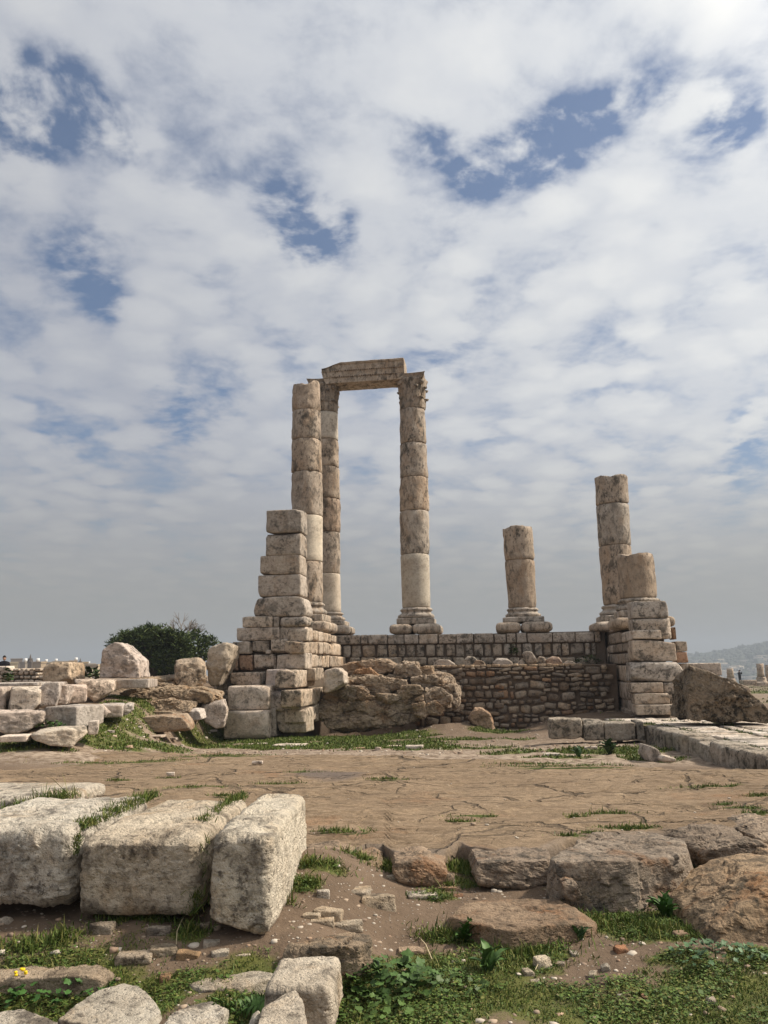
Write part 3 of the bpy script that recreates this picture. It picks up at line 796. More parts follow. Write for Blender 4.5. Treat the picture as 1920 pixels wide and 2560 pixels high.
ledge(1410, 1652, 1440, 1664, 'flat stone on the ledge nearest the right hand pier', tint=(1, 1, .98))

# --- left ruined wall with its corner pier
V0 = -6.0; US = uv(TP(764, 1650, V0))[0]
lw = thing('ruined_wall', 'tall stepped ruined wall with square corner pier before the paired columns', 'wall', tw(US-1, -5, -.3))
P = dict(parent=lw)
PIER = [(664, 1273, 754, 1332, .85, dict(mat='lime', tint=(.9, .88, .85), chips=5, chip=.3)), (663, 1332, 752, 1389, .9, dict(tint=(.88, .86, .83))), (649, 1387, 751, 1437, .95, dict(tint=(.97, .94, .9), chips=5)), (644, 1436, 752, 1491, .95, dict(tint=(.96, .93, .9)))]
for x0, y0, x1, y1, t, k in PIER: bv(x0, y0, x1, y1, V0+.1, t, lw, n=8, r=.04, rough=.04, **k)
# moulded block: sloping left shoulder and profiled right end
outline_rock('stone', [(640, 1492), (737, 1490), (757, 1494), (752, 1503), (764, 1512), (768, 1530), (760, 1541), (631, 1541), (628, 1520), (638, 1512)], tw(0, V0+.05), TV, .95, None, None, parent=lw, n=16, rough=.035)
for x0, y0, x1, y1, t, k in [(605, 1540, 682, 1569, .8, dict(tint=LIGHT)), (683, 1541, 697, 1568, .5, dict(tint=DARKT)), (697, 1540, 769, 1568, .8, dict(tint=LIGHT, r=.12)),
                            (590, 1568, 698, 1602, .9, dict(tint=(1.05, 1.02, 1))), (699, 1567, 766, 1600, .9, dict(tint=LIGHT)),
                            (580, 1604, 591, 1628, .5, {}), (591, 1603, 624, 1635, .7, dict(tint=LIGHT)), (625, 1606, 631, 1634, .4, dict(tint=DARKT)), (630, 1601, 673, 1632, .7, dict(tint=DARKT, chips=5)), (663, 1624, 676, 1635, .4, {}), (676, 1597, 758, 1634, .9, dict(tint=LIGHT)),
                            (559, 1637, 595, 1677, .7, dict(tint=RED)), (596, 1637, 632, 1677, .7, dict(tint=RED)), (634, 1635, 684, 1676, .8, dict(tint=(.92, .9, .88), chips=5)), (684, 1640, 690, 1674, .4, dict(tint=DARKT)), (688, 1632, 764, 1674, .9, dict(tint=LIGHT))]:
    bv(x0, y0, x1, y1, V0+rnd.uniform(-.09, .09), t, lw, n=8, rough=.075, **k).rotation_euler.rotate_axis('Y', rnd.uniform(-.02, .02))
for x0, y0, x1, y1, v, t, k in [(540, 1679, 570, 1730, -6.1, .7, dict(tint=(1, .95, .88))), (568, 1684, 577, 1702, -6.0, .4, dict(tint=DARKT)), (575, 1680, 650, 1716, -6.4, .9, dict(tint=(1.08, 1.04, 1.02))), (651, 1678, 663, 1706, -6.0, .4, dict(tint=DARKT)), (663, 1672, 731, 1726, -6.5, .9, dict(tint=(1.1, 1.05, 1.05), mat='pale')),
                              (541, 1731, 570, 1752, -6.1, .6, {}), (673, 1727, 752, 1782, -7.1, .9, dict(tint=(1.05, 1.02, 1.02), mat='pale')), (568, 1714, 673, 1776, -7.3, .9, dict(tint=(1, .98, .95), mat='pale', chips=4)),
                              (553, 1776, 669, 1850, -7.5, 1.1, dict(tint=(1.06, 1.0, .92), mat='pale', n=9)), (671, 1764, 690, 1842, -7.1, .6, dict(tint=DARKT)), (690, 1776, 768, 1833, -7.0, .9, dict(tint=(1, .96, .88), chips=6, chip=.4)), (560, 1725, 590, 1780, -6.4, .6, {})]:
    bv(x0, y0, x1, y1, v, t, lw, rough=.055, **{'n': 7, **k})
for y0a, y1a, y0b, y1b, xs in [(1569, 1604, 1588, 1607, (767, 784, 797, 810, 829, 842)), (1602, 1634, 1607, 1640, (759, 788, 798, 809, 824, 854)), (1633, 1676, 1642, 1665, (764, 806, 826, 846, 868)), (1676, 1728, 1667, 1700, (738, 788, 810)), (1724, 1774, 1716, 1750, (753, 795, 812)), (1772, 1806, 1752, 1800, (762, 792, 815))]:
    X0, X1 = xs[0], xs[-1]
    for a, b in zip(xs[:-1], xs[1:]):
        s = ((a+b)/2-X0)/max(1, X1-X0); bu(a+.4, y0a+(y0b-y0a)*s, b-.4, y1a+(y1b-y1a)*s, US+rnd.uniform(-.04, .05)+(.25 if y0a > 1670 and a > 740 else 0), -.6, lw, chips=3, r=.04, tint=(1.04, .98, .9), rough=.06)
zpl = TP(720, 1571, V0)[2]
core_box('core', US-2.6, US-.25, V0+.3, 2.2, -.8, zpl-.65, lw); core_box('core', US-1.9, US-.2, V0+.35, 2.0, zpl-.8, zpl-.03, lw)

# --- right ruined pier
rp = thing('ruined_pier', 'stepped ruined pier of large blocks carrying the column stump beside the paved terrace', 'wall', tw(8.4, -5, .1))
VQ = -5.5; UQ = uv(TP(1582, 1600, VQ))[0]
for x0, y0, x1, y1, v, t, k in [(1579, 1501, 1671, 1546, VQ, .9, dict(n=8)), (1583, 1544, 1681, 1598, VQ-.05, .95, dict(n=8, chips=5)), (1581, 1599, 1692, 1654, VQ-.1, 1.0, dict(n=8, tint=(1, .96, .92))), (1682, 1567, 1691, 1599, VQ+.5, .6, dict(tint=(.75, .6, .5))),
                              (1690, 1602, 1719, 1630, VQ+.4, .7, {}), (1691, 1629, 1722, 1658, VQ+.4, .7, dict(tint=(.85, .62, .5))), (1701, 1658, 1722, 1680, VQ+.6, .6, {}),
                              (1577, 1706, 1659, 1733, VQ-.45, .8, dict(tint=(1.02, 1, .98))), (1660, 1706, 1702, 1752, VQ-.35, .8, dict(tint=(.92, .9, .88))), (1587, 1733, 1675, 1761, VQ-.6, .8, dict(tint=(.95, .93, .9), chips=4)), (1590, 1761, 1686, 1788, VQ-.75, .9, dict(tint=(.95, .93, .9))), (1676, 1750, 1702, 1786, VQ-.4, .6, dict(tint=DARKT))]:
    bv(x0, y0, x1, y1, v, t, rp, rough=.05, **{'n': 7, **k})
outline_rock('stone', [(1578, 1655), (1695, 1655), (1716, 1680), (1700, 1705), (1577, 1705)], tw(0, VQ-.3), TV, 1.0, None, None, parent=rp, n=16, rough=.035)
for x0, y0, x1, y1, k in [(1500, 1582, 1519, 1619, dict(tint=(1.05, 1, .94))), (1503, 1619, 1520, 1659, dict(tint=(1, .95, .9))), (1520, 1581, 1553, 1610, dict(tint=DARKT)), (1554, 1578, 1582, 1605, dict(tint=LIGHT)), (1529, 1606, 1580, 1631, dict(tint=DARKT)), (1531, 1633, 1580, 1661, dict(tint=DARKT)), (1519, 1612, 1529, 1634, {}), (1520, 1634, 1531, 1658, {}),
                          (1520, 1663, 1578, 1704, dict(tint=(1.0, .96, .9))), (1524, 1704, 1533, 1742, dict(tint=DARKT)), (1534, 1704, 1577, 1750, dict(tint=(.95, .9, .86), chips=5)), (1522, 1742, 1556, 1768, dict(tint=DARKT)), (1556, 1748, 1586, 1784, dict(tint=DARKT)), (1524, 1766, 1547, 1794, dict(tint=(.8, .74, .68))), (1547, 1770, 1577, 1796, dict(tint=DARKT)),
                          (1519, 1568, 1553, 1580, dict(tint=(.95, .9, .86))), (1480, 1614, 1500, 1640, dict(tint=DARKT)), (1486, 1640, 1503, 1662, dict(tint=DARKT))]:
    bu(x0, y0, x1, y1, UQ+rnd.uniform(-.05, .05), .8, rp, **{'chips': 3, 'r': .04, 'rough': .06, **k})
zq = TP(1550, 1580, -3)[2]
core_box('core', UQ+.2, UQ+.95, VQ+.35, 2.2, -.8, zq-.08, rp)

# ------------------------------------------------------------------ columns
def ring_drum(parent, axis0, axis1, r0, r1, mat, tint, broken=0.0, seed=0, name='drum', skew=(0, 0)):
    """one column drum between two points on the axis"""
    h = axis1[2]-axis0[2]; prof = [(0, r0*.93), (.018, r0*.975)]
    m = 9
    for i in range(m+1):
        s = i/m; prof.append((.045+(h-.09)*s, r0+(r1-r0)*s))
    prof += [(h-.018, r1*.975), (h-.002, r1*.93)]
    V, F = revolve(prof, 44, rough=.03 if mat != 'plain' else .006, seed=seed, chip=.12 if mat != 'plain' else .01)
    s = V[:, 2:3]/h; V[:, :2] += s*(axis1[:2]-axis0[:2])
    if broken:
        zz = V[:, 2]; lim = h-broken*(.35+.9*(fbm(np.stack([V[:, 0]*1.6, V[:, 1]*1.6, V[:, 0]*0+seed], 1), 3)+.25)+skew[0]*V[:, 0]/r0+skew[1]*V[:, 1]/r0)
        lim = np.minimum(lim, h); k = zz > lim; V[k, 2] = lim[k]
    return link(name, mesh_np(name, V, F, M[mat]), axis0, 0, parent, tint)


def attic_base(parent, P, r, h, plinth_half, mat='column', chip=0.0):
    """moulded column base: square plinth, two rolls and the hollow between"""
    hp = h*.36; prof = [(0, r*1.22)]
    def roll(z0, z1, rr, out):
        for k in range(7):
            a = -math.pi/2+math.pi*k/6; prof.append(((z0+z1)/2+(z1-z0)/2*math.sin(a), rr+out*math.cos(a)))
    hb = h-hp
    roll(0, hb*.38, r*1.17, r*.13); prof.append((hb*.42, r*1.16))
    for k in range(5): s = k/4; prof.append((hb*(.44+.22*s), r*(1.12-.06*math.sin(math.pi*s)-.03*s)))
    roll(hb*.68, hb*.9, r*1.08, r*.08); prof += [(hb*.93, r*1.06), (hb*.985, r*1.02)]
    V, F = revolve(prof, 44, rough=.03, seed=nseed(), chip=chip)
    b = link('base_moulding', mesh_np('base_moulding', V, F, M[mat]), P+np.array([0, 0, hp]), 0, parent, jit(None, .04))
    p, F = rbox((plinth_half, plinth_half, hp/2-.002), n=8, r=.04, chips=4, chip=.2, rough=.03, seed=nseed())
    link('plinth', mesh_np('plinth', p, F, M[mat]), P+np.array([0, 0, hp/2]), -TA, parent, jit(None, .05))
    return b


def pillow(parent, P, half_w, half_d, h, mat='column', split=.45, n=8):
    """the big rounded footing under a base, cut in two stones front and two at the back"""
    for (a, b) in ((-1, -1+2*split), (-1+2*split, 1)):
        for (c, d) in ((-1, 0), (0, 1)):
            hw, hd = (b-a)/2*half_w-.012, (d-c)/2*half_d-.012
            p, F = rbox((hw, hd, h/2), n=n, r=h*.42, chips=1, chip=.2, rough=.06, seed=nseed())
            link('footing_stone', mesh_np('footing_stone', p, F, M[mat]), P+TU*((a+b)/2*half_w)+TV*((c+d)/2*half_d)+np.array([0, 0, h/2]), -TA, parent, jit((1.03, 1, .97)))


def leaf_mesh():
    """acanthus leaf that climbs the bell and curls over at its tip"""
    ns, nt = 9, 7; V = []; prof = [(.02, 0), (.035, .12), (.04, .26), (.05, .40), (.075, .52), (.12, .60), (.165, .60), (.18, .55), (.165, .51)]
    for i, (o, z) in enumerate(prof):
        s = i/(ns-1); w = .155*(1-.25*s)*(1 if i < 7 else .6)*(1+.16*math.cos(i*math.pi))
        for j in range(nt):
            t = j/(nt-1)*2-1; V.append((t*w, -(o-.05*t*t+.018*math.cos(t*math.pi*3)), z-.04*abs(t)))
    V = np.array(V); i = (np.arange(ns-1)[:, None]*nt+np.arange(nt-1)[None]).ravel(); F = np.stack([i, i+1, i+1+nt, i+nt], 1)
    B = V.copy(); B[:, 1] += .05; n = len(V)
    return np.concatenate([V, B]), np.concatenate([F, F[:, ::-1]+n])


def capital(parent, P, r, h, worn=0):
    cap = bpy.data.objects.new('capital', None); COL.objects.link(cap); cap.parent = parent
    cap.location = Vector([float(c) for c in P])-world_loc(parent)
    hb = h*.86
    prof = [(0, r*.98), (.03, r*1.0)]+[(hb*s, r*(1.0+.05*s+.22*max(0, s-.45)**1.6*2.2)) for s in np.linspace(.06, 1, 14)]
    V, F = revolve(prof, 48, rough=.05, seed=nseed(), rough_s=.18)
    link('bell', mesh_np('bell', V, F, M['column']), P, 0, cap, (.82, .78, .74))
    LV, LF = leaf_mesh(); sc = h/1.25
    for row, (z, rad, num, k) in enumerate(((0.02, r*1.02, 8, .95), (h*.30, r*1.05, 8, 1.05))):
        for q in range(num):
            if worn and rnd.random() < .25: continue
            a = 2*math.pi*(q+.5*row)/num-TA
            me = CAPLEAF.setdefault('m', mesh_np('leaf', LV, LF, M['column']))
            o = link('leaf', me, P+np.array([math.sin(a)*rad, -math.cos(a)*rad, z]), a, cap, jit((.80, .76, .71)))
            o.scale = (sc*1.25*r, sc*1.2*r*1.3, sc*k*r*1.35)
    # corner scrolls under the abacus
    for q in range(4):
        if worn and q in (0,): continue
        a = math.pi/4+q*math.pi/2-TA
        V, F = revolve([(-.09, .03), (-.085, .10), (0, .125), (.085, .10), (.09, .03)], 14, rough=.03, seed=nseed())
        o = link('volute', mesh_np('volute', V, F, M['column']), P+np.array([math.cos(a)*r*1.22, math.sin(a)*r*1.22, h*.74]), 0, cap, jit((.8, .75, .7))); o.rotation_euler = (math.pi/2, 0, a); o.scale = (r*1.4, r*1.6, 1.0)
    # abacus: four hollow sides, snapped corners
    d, F = cubegrid(12); p = d.copy(); p[:, 0] *= 1; rr = r*1.19
    q = p.copy(); q[:, 0] = p[:, 0]*rr*(1-.16*(1-p[:, 1]**2)); q[:, 1] = p[:, 1]*rr*(1-.16*(1-p[:, 0]**2)); q[:, 2] = p[:, 2]*h*.075
    q[:, :2] *= (1+.05*p[:, 2:3]); q = q+.05*fbm(q/.35+nseed(), 3)[:, None]*np.array([1, 1, .6])
    link('abacus', mesh_np('abacus', q, F, M['column']), P+np.array([0, 0, h*.925]), -TA, cap, (.85, .81, .77))
    return cap


CAPLEAF = {}


def column(label, v, joints, radii, drums, base=None, foot=None, cap=None, broken=None):
    """joints: (px, py) of the axis at each bed joint, from base top upward; drums: (material, tint)"""
    A = [TP(px, py, v) for px, py in joints]
    rt = [rp/FPX*np.linalg.norm(a-EYE)*.985 for rp, a in zip(radii, A)]
    zb = TP(joints[0][0], foot[1] if foot else (base[1] if base else joints[0][1]), v)
    t = thing('ruined_column', label, 'column', np.array([A[0][0], A[0][1], zb[2]]))
    for k in range(len(A)-1):
        m, tn = drums[k]
        br = broken if broken and k == len(A)-2 else None
        ring_drum(t, A[k], A[k+1], rt[k], rt[k+1], m, jit(tn, .04), broken=br[0] if br else 0, skew=br[1] if br else (0, 0), seed=nseed())
    if base:
        Pb = A[0].copy(); h = A[0][2]-TP(joints[0][0], base[1], v)[2]; Pb[2] -= h
        attic_base(t, Pb, rt[0], h, base[0]/FPX*np.linalg.norm(Pb-EYE), chip=base[2] if len(base) > 2 else .03)
    if foot:
        zf = TP(joints[0][0], foot[1], v)[2]; ztop = TP(joints[0][0], base[1], v)[2]
        Pf = A[0].copy(); Pf[2] = zf; pillow(t, Pf, foot[0]/FPX*np.linalg.norm(Pf-EYE), foot[0]/FPX*np.linalg.norm(Pf-EYE), ztop-zf)
    if cap:
        h = TP(joints[-1][0]+3, cap, v)[2]-A[-1][2]; capital(t, A[-1], rt[-1]*1.0, h, worn=1)
    return t, A, rt


BRN = (.95, .90, .85); GRY = (1.0, .98, .95); DRK = (.88, .83, .78)
VC = .95
c3, A3, r3 = column('complete column with carved capital under the right end of the architrave', VC, [(1041, 1520), (1037, 1388), (1036, 1280), (1035, 1197), (1033, 1112), (1031, 1026)], [35.5, 36.5, 37, 35.5, 33.5, 31.0],
                    [('plain', (.98, .95, .9)), ('column', GRY), ('column', BRN), ('column', BRN), ('column', BRN)], base=(45, 1562), foot=(62, 1587), cap=943)
c2, A2, r2 = column('complete column with worn capital half hidden behind the capless one', VC+.1, [(817, 1531), (815, 1436), (815, 1333), (815, 1250), (814, 1171), (813, 1103), (813, 1035)], [36, 36, 36.5, 36, 34.5, 33, 31.5],
                    [('plain', (.95, .93, .92)), ('column', DRK), ('column', (.88, .78, .7)), ('column', DRK), ('column', BRN), ('plain', (1, .98, .96))], base=(48, 1566), foot=(62, 1588), cap=957)
c1, A1, r1 = column('tall capless column with a pale smooth repaired drum behind the corner pier', -2.1, [(768, 1507), (768, 1406), (768, 1292), (767, 1184), (766.5, 1103), (766, 1031), (766, 957)], [39.5, 39, 39, 38.5, 37, 35.5, 34],
                    [('column', (1.02, .96, .9)), ('plain', (1.1, 1.07, 1.02)), ('column', BRN), ('column', BRN), ('column', BRN), ('column', (.95, .88, .82))], base=(50, 1556), foot=(66, 1584), broken=(.34, (-.3, .2)))
c4, A4, r4 = column('short lone stump of two drums standing free between gaps of sky', VC, [(1306, 1520), (1299, 1402), (1294, 1318)], [34, 37, 37], [('column', DRK), ('column', BRN)], base=(49, 1558, .15), foot=(67, 1583), broken=(.10, (0, .1)))
c5, A5, r5 = column('tall leaning three drum stump rising behind the lower right stump', VC-.3, [(1545, 1512), (1537, 1366), (1531, 1263), (1527, 1191)], [35, 38, 38.5, 38.5], [('column', BRN), ('column', GRY), ('column', BRN)], base=(48, 1556, .3), foot=(66, 1580), broken=(.16, (.2, .1)))
c6, A6, r6 = column('thick low stump of one drum on top of the right pier', -2.6, [(1596, 1497), (1587, 1383)], [43, 42.5], [('column', DRK)], base=(52, 1545, .1), foot=(68, 1572), broken=(.12, (-.1, 0)))

# --- architrave
def build_architrave():
    vf = VC-.62
    L, Rr = TP(812, 957, vf), TP(1010, 944, vf); ul, ur = uv(L)[0], uv(Rr)[0]
    zb = (A3[-1][2]+0); zb = min(L[2], Rr[2]); zt = TP(1000, 894, vf)[2]; H = zt-zb; D = 1.15
    t = thing('architrave', 'broken architrave beam with beaded fasciae bridging the two capital topped columns', 'beam', tw((ul+ur)/2, VC, zb))
    # cross-section, front at v = 0, three fasciae stepping out upward
    sec = [(.10, 0), (.10, .27*H), (.075, .275*H), (.07, .30*H), (.07, .56*H), (.045, .565*H), (.04, .60*H), (.04, .86*H), (.0, .90*H), (-.02, .97*H), (.02, H), (.35, H), (D-.3, H), (D, H*.98), (D, .6*H), (D-.05, .3*H), (D-.06, 0), (D*.6, -.0), (D*.3, .0)]
    nl = 40; S_ = []
    for i in range(nl+1):
        s = i/nl
        for q, (v, z) in enumerate(sec):
            u = ul+(ur-ul)*s
            if z > .3*H:                              # broken left upper corner
                cut = ul+(ur-ul)*(.045*(1-abs(z/H-.45)*1.4)+.17*max(0, (z/H-.5))**1.0)
                u = u if i else max(ul-.02, 0)*0+ul-.05+.0*z
                zz = z
                frac = (u-ul)/(ur-ul)
                lim = H*(.72+frac*1.25) if frac < .24 else H*(.97+.04*frac)
                z2 = min(zz, lim)
            else: z2 = z
            S_.append((u-(ul+ur)/2, v, z2+(.03*0)))
    V = np.array(S_, float); m = len(sec)
    V = V+(fbm(V/.35+3, 3)*.022)[:, None]*np.array([.5, 1, 1])
    endm = np.zeros(len(V)); endm[:m] = 1
    V[:m, 0] += -.09*np.sin(V[:m, 2]/H*3.0)+.05*fbm(V[:m]/.3, 2)
    i = np.arange(nl)[:, None]*m+np.arange(m)[None]; j = np.arange(nl)[:, None]*m+((np.arange(m)+1) % m)[None]
    F = [np.stack([i.ravel(), (i+m).ravel(), (j+m).ravel(), j.ravel()], 1)]
    cA, cB = len(V), len(V)+1; V = np.concatenate([V, [V[:m].mean(0), V[nl*m:(nl+1)*m].mean(0)]])
    a = np.arange(m); b = (a+1) % m
    F.append(np.concatenate([np.stack([a, b, np.full(m, cA)], 1), np.stack([nl*m+b, nl*m+a, np.full(m, cB)], 1)]))
    link('beam', mesh_np('beam', V, F, M['column'], smooth=False), tw((ul+ur)/2, vf, zb), -TA, t, (1.02, .98, .93))
    for zz, dv, x0 in ((.29, .075, .1), (.58, .045, .12)):
        Vb, Fb = [], []; d, Fc = cubegrid(2)
        x = x0; off = 0
        while x < .985:
            sph = d/np.linalg.norm(d, axis=1)[:, None]; w = .045
            if rnd.random() > .12:
                Vb.append(sph*np.array([w*.8, .025, .028])+np.array([(x-.5)*(ur-ul), dv, zz*H])); Fb.append(Fc+off); off += len(d)
            x += .028
        o = link('bead_moulding', mesh_np('bead_moulding', np.concatenate(Vb), np.concatenate(Fb), M['column']), tw((ul+ur)/2, vf, zb), -TA, t, (.62, .57, .52)); o['kind'] = 'stuff'
build_architrave()

# ------------------------------------------------------------------ rock outcrop in the middle
oc = thing('rock_outcrop', 'large lumpy bedrock outcrop between the left wall and the rubble wall', 'rock', tw(-.5, -5.2, -.4))
def ocr(px, v, t, tint=None, n=18, mat='outcrop', **kw):
    kw.setdefault('rough', .13); kw.setdefault('fract', .34); kw.setdefault('cap', .6); n = int(n*1.9); return outline_rock('rock', px, tw(0, v), TV, t, None, None, mat, tint, parent=oc, n=n, **kw)
ocr([(803, 1722), (815, 1716), (900, 1738), (1010, 1742), (1050, 1770), (1050, 1800), (1000, 1815), (900, 1822), (860, 1834), (830, 1826), (805, 1800), (797, 1790)], -5.3, 2.0, (.88, .86, .82), n=30, lean=.12)
ocr([(838, 1724), (872, 1686), (960, 1690), (1015, 1698), (1015, 1725), (990, 1745), (850, 1742)], -4.9, 2.0, (1.0, .97, .92), n=24, rough=.16)
ocr([(845, 1742), (850, 1712), (905, 1716), (920, 1732), (905, 1752), (855, 1752)], -5.35, .9, (.95, .92, .88), n=14, rough=.2)
ocr([(985, 1748), (1000, 1715), (1030, 1712), (1062, 1732), (1050, 1760), (1000, 1765)], -5.2, .9, (.98, .94, .88), n=14, rough=.16)
ocr([(825, 1668), (880, 1655), (945, 1652), (985, 1660), (984, 1690), (900, 1692), (835, 1690)], -4.2, 1.8, (1.12, 1.04, .96), n=20, rough=.2)
ocr([(905, 1662), (915, 1650), (960, 1648), (982, 1660), (980, 1678), (910, 1676)], -4.0, 1.1, (1.15, 1.1, 1.05), n=14, rough=.2)
ocr([(878, 1688), (890, 1672), (925, 1670), (950, 1690), (930, 1692)], -4.5, .9, (1.15, .9, .7), n=12, rough=.18)
ocr([(985, 1693), (984, 1665), (1010, 1652), (1038, 1656), (1052, 1680), (1048, 1694)], -4.3, 1.2, (1.1, 1.06, 1.0), n=16)
ocr([(1045, 1692), (1050, 1668), (1076, 1664), (1086, 1690)], -4.0, 1.0, (1.05, 1, .92), n=12)
ocr([(1020, 1740), (1030, 1695), (1090, 1685), (1122, 1694), (1140, 1730), (1143, 1755), (1130, 1775), (1100, 1775), (1050, 1765)], -5.0, 1.8, (1.08, 1.04, .99), n=24, rough=.14)
ocr([(1058, 1752), (1066, 1714), (1100, 1714), (1130, 1740), (1122, 1772), (1090, 1775)], -5.3, 1.2, (1.05, 1.0, .94), n=16, rough=.14)
ocr([(1014, 1735), (1020, 1715), (1050, 1712), (1060, 1728), (1050, 1738), (1030, 1738)], -5.3, .7, (1.02, .98, .9), n=10)
ocr([(1034, 1748), (1060, 1735), (1058, 1756), (1040, 1756)], -5.4, .6, (1.02, .95, .86), n=10)
ocr([(1029, 1790), (1030, 1762), (1060, 1755), (1070, 1790), (1050, 1797)], -5.5, .7, (1.04, .97, .88), n=12)
ocr([(1064, 1788), (1063, 1757), (1088, 1752), (1108, 1768), (1105, 1785), (1085, 1790)], -5.5, .8, (1.04, .97, .88), n=12)
outline_rock('boulder', [(800, 1722), (802, 1702), (812, 1676), (845, 1670), (858, 1680), (862, 1708), (850, 1716), (815, 1732)], tw(0, -5.9), TV, .8, 'upright pale rounded stone in the cleft between ruined wall and outcrop', 'boulder', 'pale', (1, .97, .92), n=16, rough=.1)
for px, nm, lb, tn in [([(1170, 1795), (1185, 1772), (1204, 1774), (1225, 1786), (1232, 1808), (1231, 1822), (1200, 1818), (1180, 1810)], 'boulder', 'pinkish rounded rock on the edge of the earth mound by the rubble wall', (1.05, .93, .85)), ([(1192, 1822), (1205, 1810), (1228, 1812), (1243, 1834), (1235, 1840), (1205, 1836)], 'boulder', 'low pink rock at the foot of the earth mound below its larger neighbour', (1.05, .9, .82))]:
    outline_rock(nm, px, tw(0, -5.4), TV, .9, lb, 'boulder', 'outcrop', tn, n=12, rough=.1)

# ------------------------------------------------------------------ loose blocks on the left
def yawN(a): return np.array([math.sin(R(a)), math.cos(R(a)), 0])   # normal away from the viewer, positive yaw turns the face to the left


def loose(x0, y0, x1, y1, Y, t, yaw, label, mat='pale', tint=None, pts=None, name='stone_block', n=12, cat='stone block', **kw):
    N = yawN(yaw); P0 = W((x0+x1)/2, (y0+y1)/2, Y)
    if pts is not None: kw.setdefault('k', 60); kw.setdefault('fract', .10)
    if pts is None:
        kw.setdefault('rough', .06); kw.setdefault('chips', 4)
        o = block_on(x0, y0, x1, y1, P0, N, t, name=name, mat=mat, n=n, tint=tint, **kw); return tag(o, label, cat)
    return outline_rock(name, pts, P0, N, t, label, cat, mat, tint, n=n, **kw)


YW = -14
loose(-60, 1716, 15, 1784, 16.2, .9, YW, 'pinkish block cut off by the left picture edge in the upper row', tint=(1.02, .96, .92))
loose(16, 1716, 98, 1784, 16.2, .9, YW, 'broad cream block second from the edge in the upper row', tint=(1.1, 1.05, .96), chips=6, chip=.35)
loose(96, 1705, 149, 1772, 16.6, 1.2, YW, 'tall hollowed block with brown stain between cream block and small one', tint=(.98, .94, .92), chips=5)
loose(145, 1711, 178, 1762, 16.9, .9, YW, 'narrow ragged block squeezed between two wider ones in the upper row', pts=[(141, 1755), (145, 1720), (155, 1712), (178, 1716), (180, 1730), (168, 1745), (166, 1761), (145, 1760)], tint=(1.05, .98, .94))
loose(172, 1711, 219, 1759, 17.4, .9, -24, 'smooth squared pinkish block with shaded face left of the overhanging slab', tint=(1.05, .98, .95), n=10)
loose(175, 1699, 287, 1756, 18.2, 1.4, -16, 'overhanging wedge block narrowing to its foot in the upper row', pts=[(178, 1700), (286, 1700), (283, 1728), (262, 1740), (236, 1756), (222, 1745), (218, 1712)], tint=(1.04, .97, .9), n=16)
loose(-40, 1706, 95, 1717, 17.6, 1.3, -10, 'flat slab lying behind and above the edge blocks', tint=LIGHT, n=8)
loose(280, 1697, 372, 1722, 19.6, 1.6, -8, 'low flat slab carrying the big broken fragment', tint=(.92, .88, .85), n=8)
loose(-10, 1778, 108, 1838, 14.9, .9, -16, 'long lumpy block at the edge in the middle row', pts=[(-30, 1780), (60, 1784), (107, 1780), (106, 1806), (80, 1820), (40, 1836), (-10, 1830), (-40, 1815)], tint=(1.06, 1, .96), n=16, rough=.11)
loose(108, 1765, 192, 1820, 15.3, .9, 14, 'large block with dark lichened face and sunlit end in the middle row', tint=(.92, .9, .87), n=14)
loose(227, 1763, 273, 1799, 16.2, .7, -15, 'pointed half buried stone beside the dark faced block', pts=[(228, 1795), (229, 1765), (250, 1763), (273, 1784), (262, 1794), (240, 1799)], tint=(1.0, .97, .96))
loose(250, 1759, 308, 1795, 16.8, .7, -15, 'grey squared stone near the right end of the middle row', tint=(.96, .95, .94), n=9)
loose(304, 1758, 333, 1788, 17.2, .6, -15, 'last small broken stone at the right end of the middle row', pts=[(305, 1786), (306, 1764), (320, 1758), (333, 1760), (332, 1776), (316, 1788)], tint=(1.05, 1.03, 1), n=9)
loose(-10, 1839, 68, 1857, 13.9, .5, -10, 'thin pale slab in the grass at the left edge', tint=(1.15, 1.12, 1.08), n=9)
loose(74, 1824, 182, 1868, 13.9, .8, -20, 'long low block with weed at its end in the bottom row', pts=[(74, 1842), (95, 1830), (150, 1822), (215, 1820), (218, 1834), (200, 1848), (180, 1868), (130, 1866), (80, 1850)], tint=(1.02, .97, .86), n=16, rough=.1)
loose(219, 1802, 247, 1838, 14.6, .7, -18, 'upright cube of stone ending the bottom row', tint=(1.02, 1, .96), n=9)
# large fragments standing behind
loose(93, 1658, 175, 1711, 19.6, 1.0, 0, 'rough drum shaped fragment stained orange before the town roofs', mat='lime', pts=[(95, 1708), (100, 1664), (110, 1657), (140, 1658), (172, 1655), (176, 1700), (170, 1712), (130, 1710)], tint=(1.12, 1.02, .88), n=18, k=20, rough=.09)
loose(248, 1606, 347, 1696, 19.9, 1.5, -6, 'massive pale broken fragment standing against the dark pine', mat='pale', pts=[(248, 1694), (253, 1628), (258, 1622), (272, 1610), (290, 1606), (303, 1610), (318, 1628), (345, 1650), (347, 1694)], tint=(1.0, .94, .91), n=34, k=90, rough=.035, cuts=0, planes=[((.5, -.55, .7), .78)])
loose(436, 1645, 515, 1720, 22.6, 1.4, -14, 'pitted honeycombed block left of the leaning boulder', mat='lime', pts=[(437, 1700), (440, 1652), (470, 1650), (495, 1645), (512, 1655), (516, 1715), (470, 1718), (445, 1712)], tint=(.82, .78, .72), n=22, rough=.14)
loose(512, 1605, 584, 1720, 23.4, 1.3, 0, 'tall leaning boulder propped against the left ruined wall', mat='lime', pts=[(514, 1650), (520, 1625), (545, 1610), (562, 1605), (582, 1615), (576, 1645), (560, 1680), (545, 1715), (525, 1712), (517, 1690)], tint=(.92, .88, .8), n=22, rough=.12)
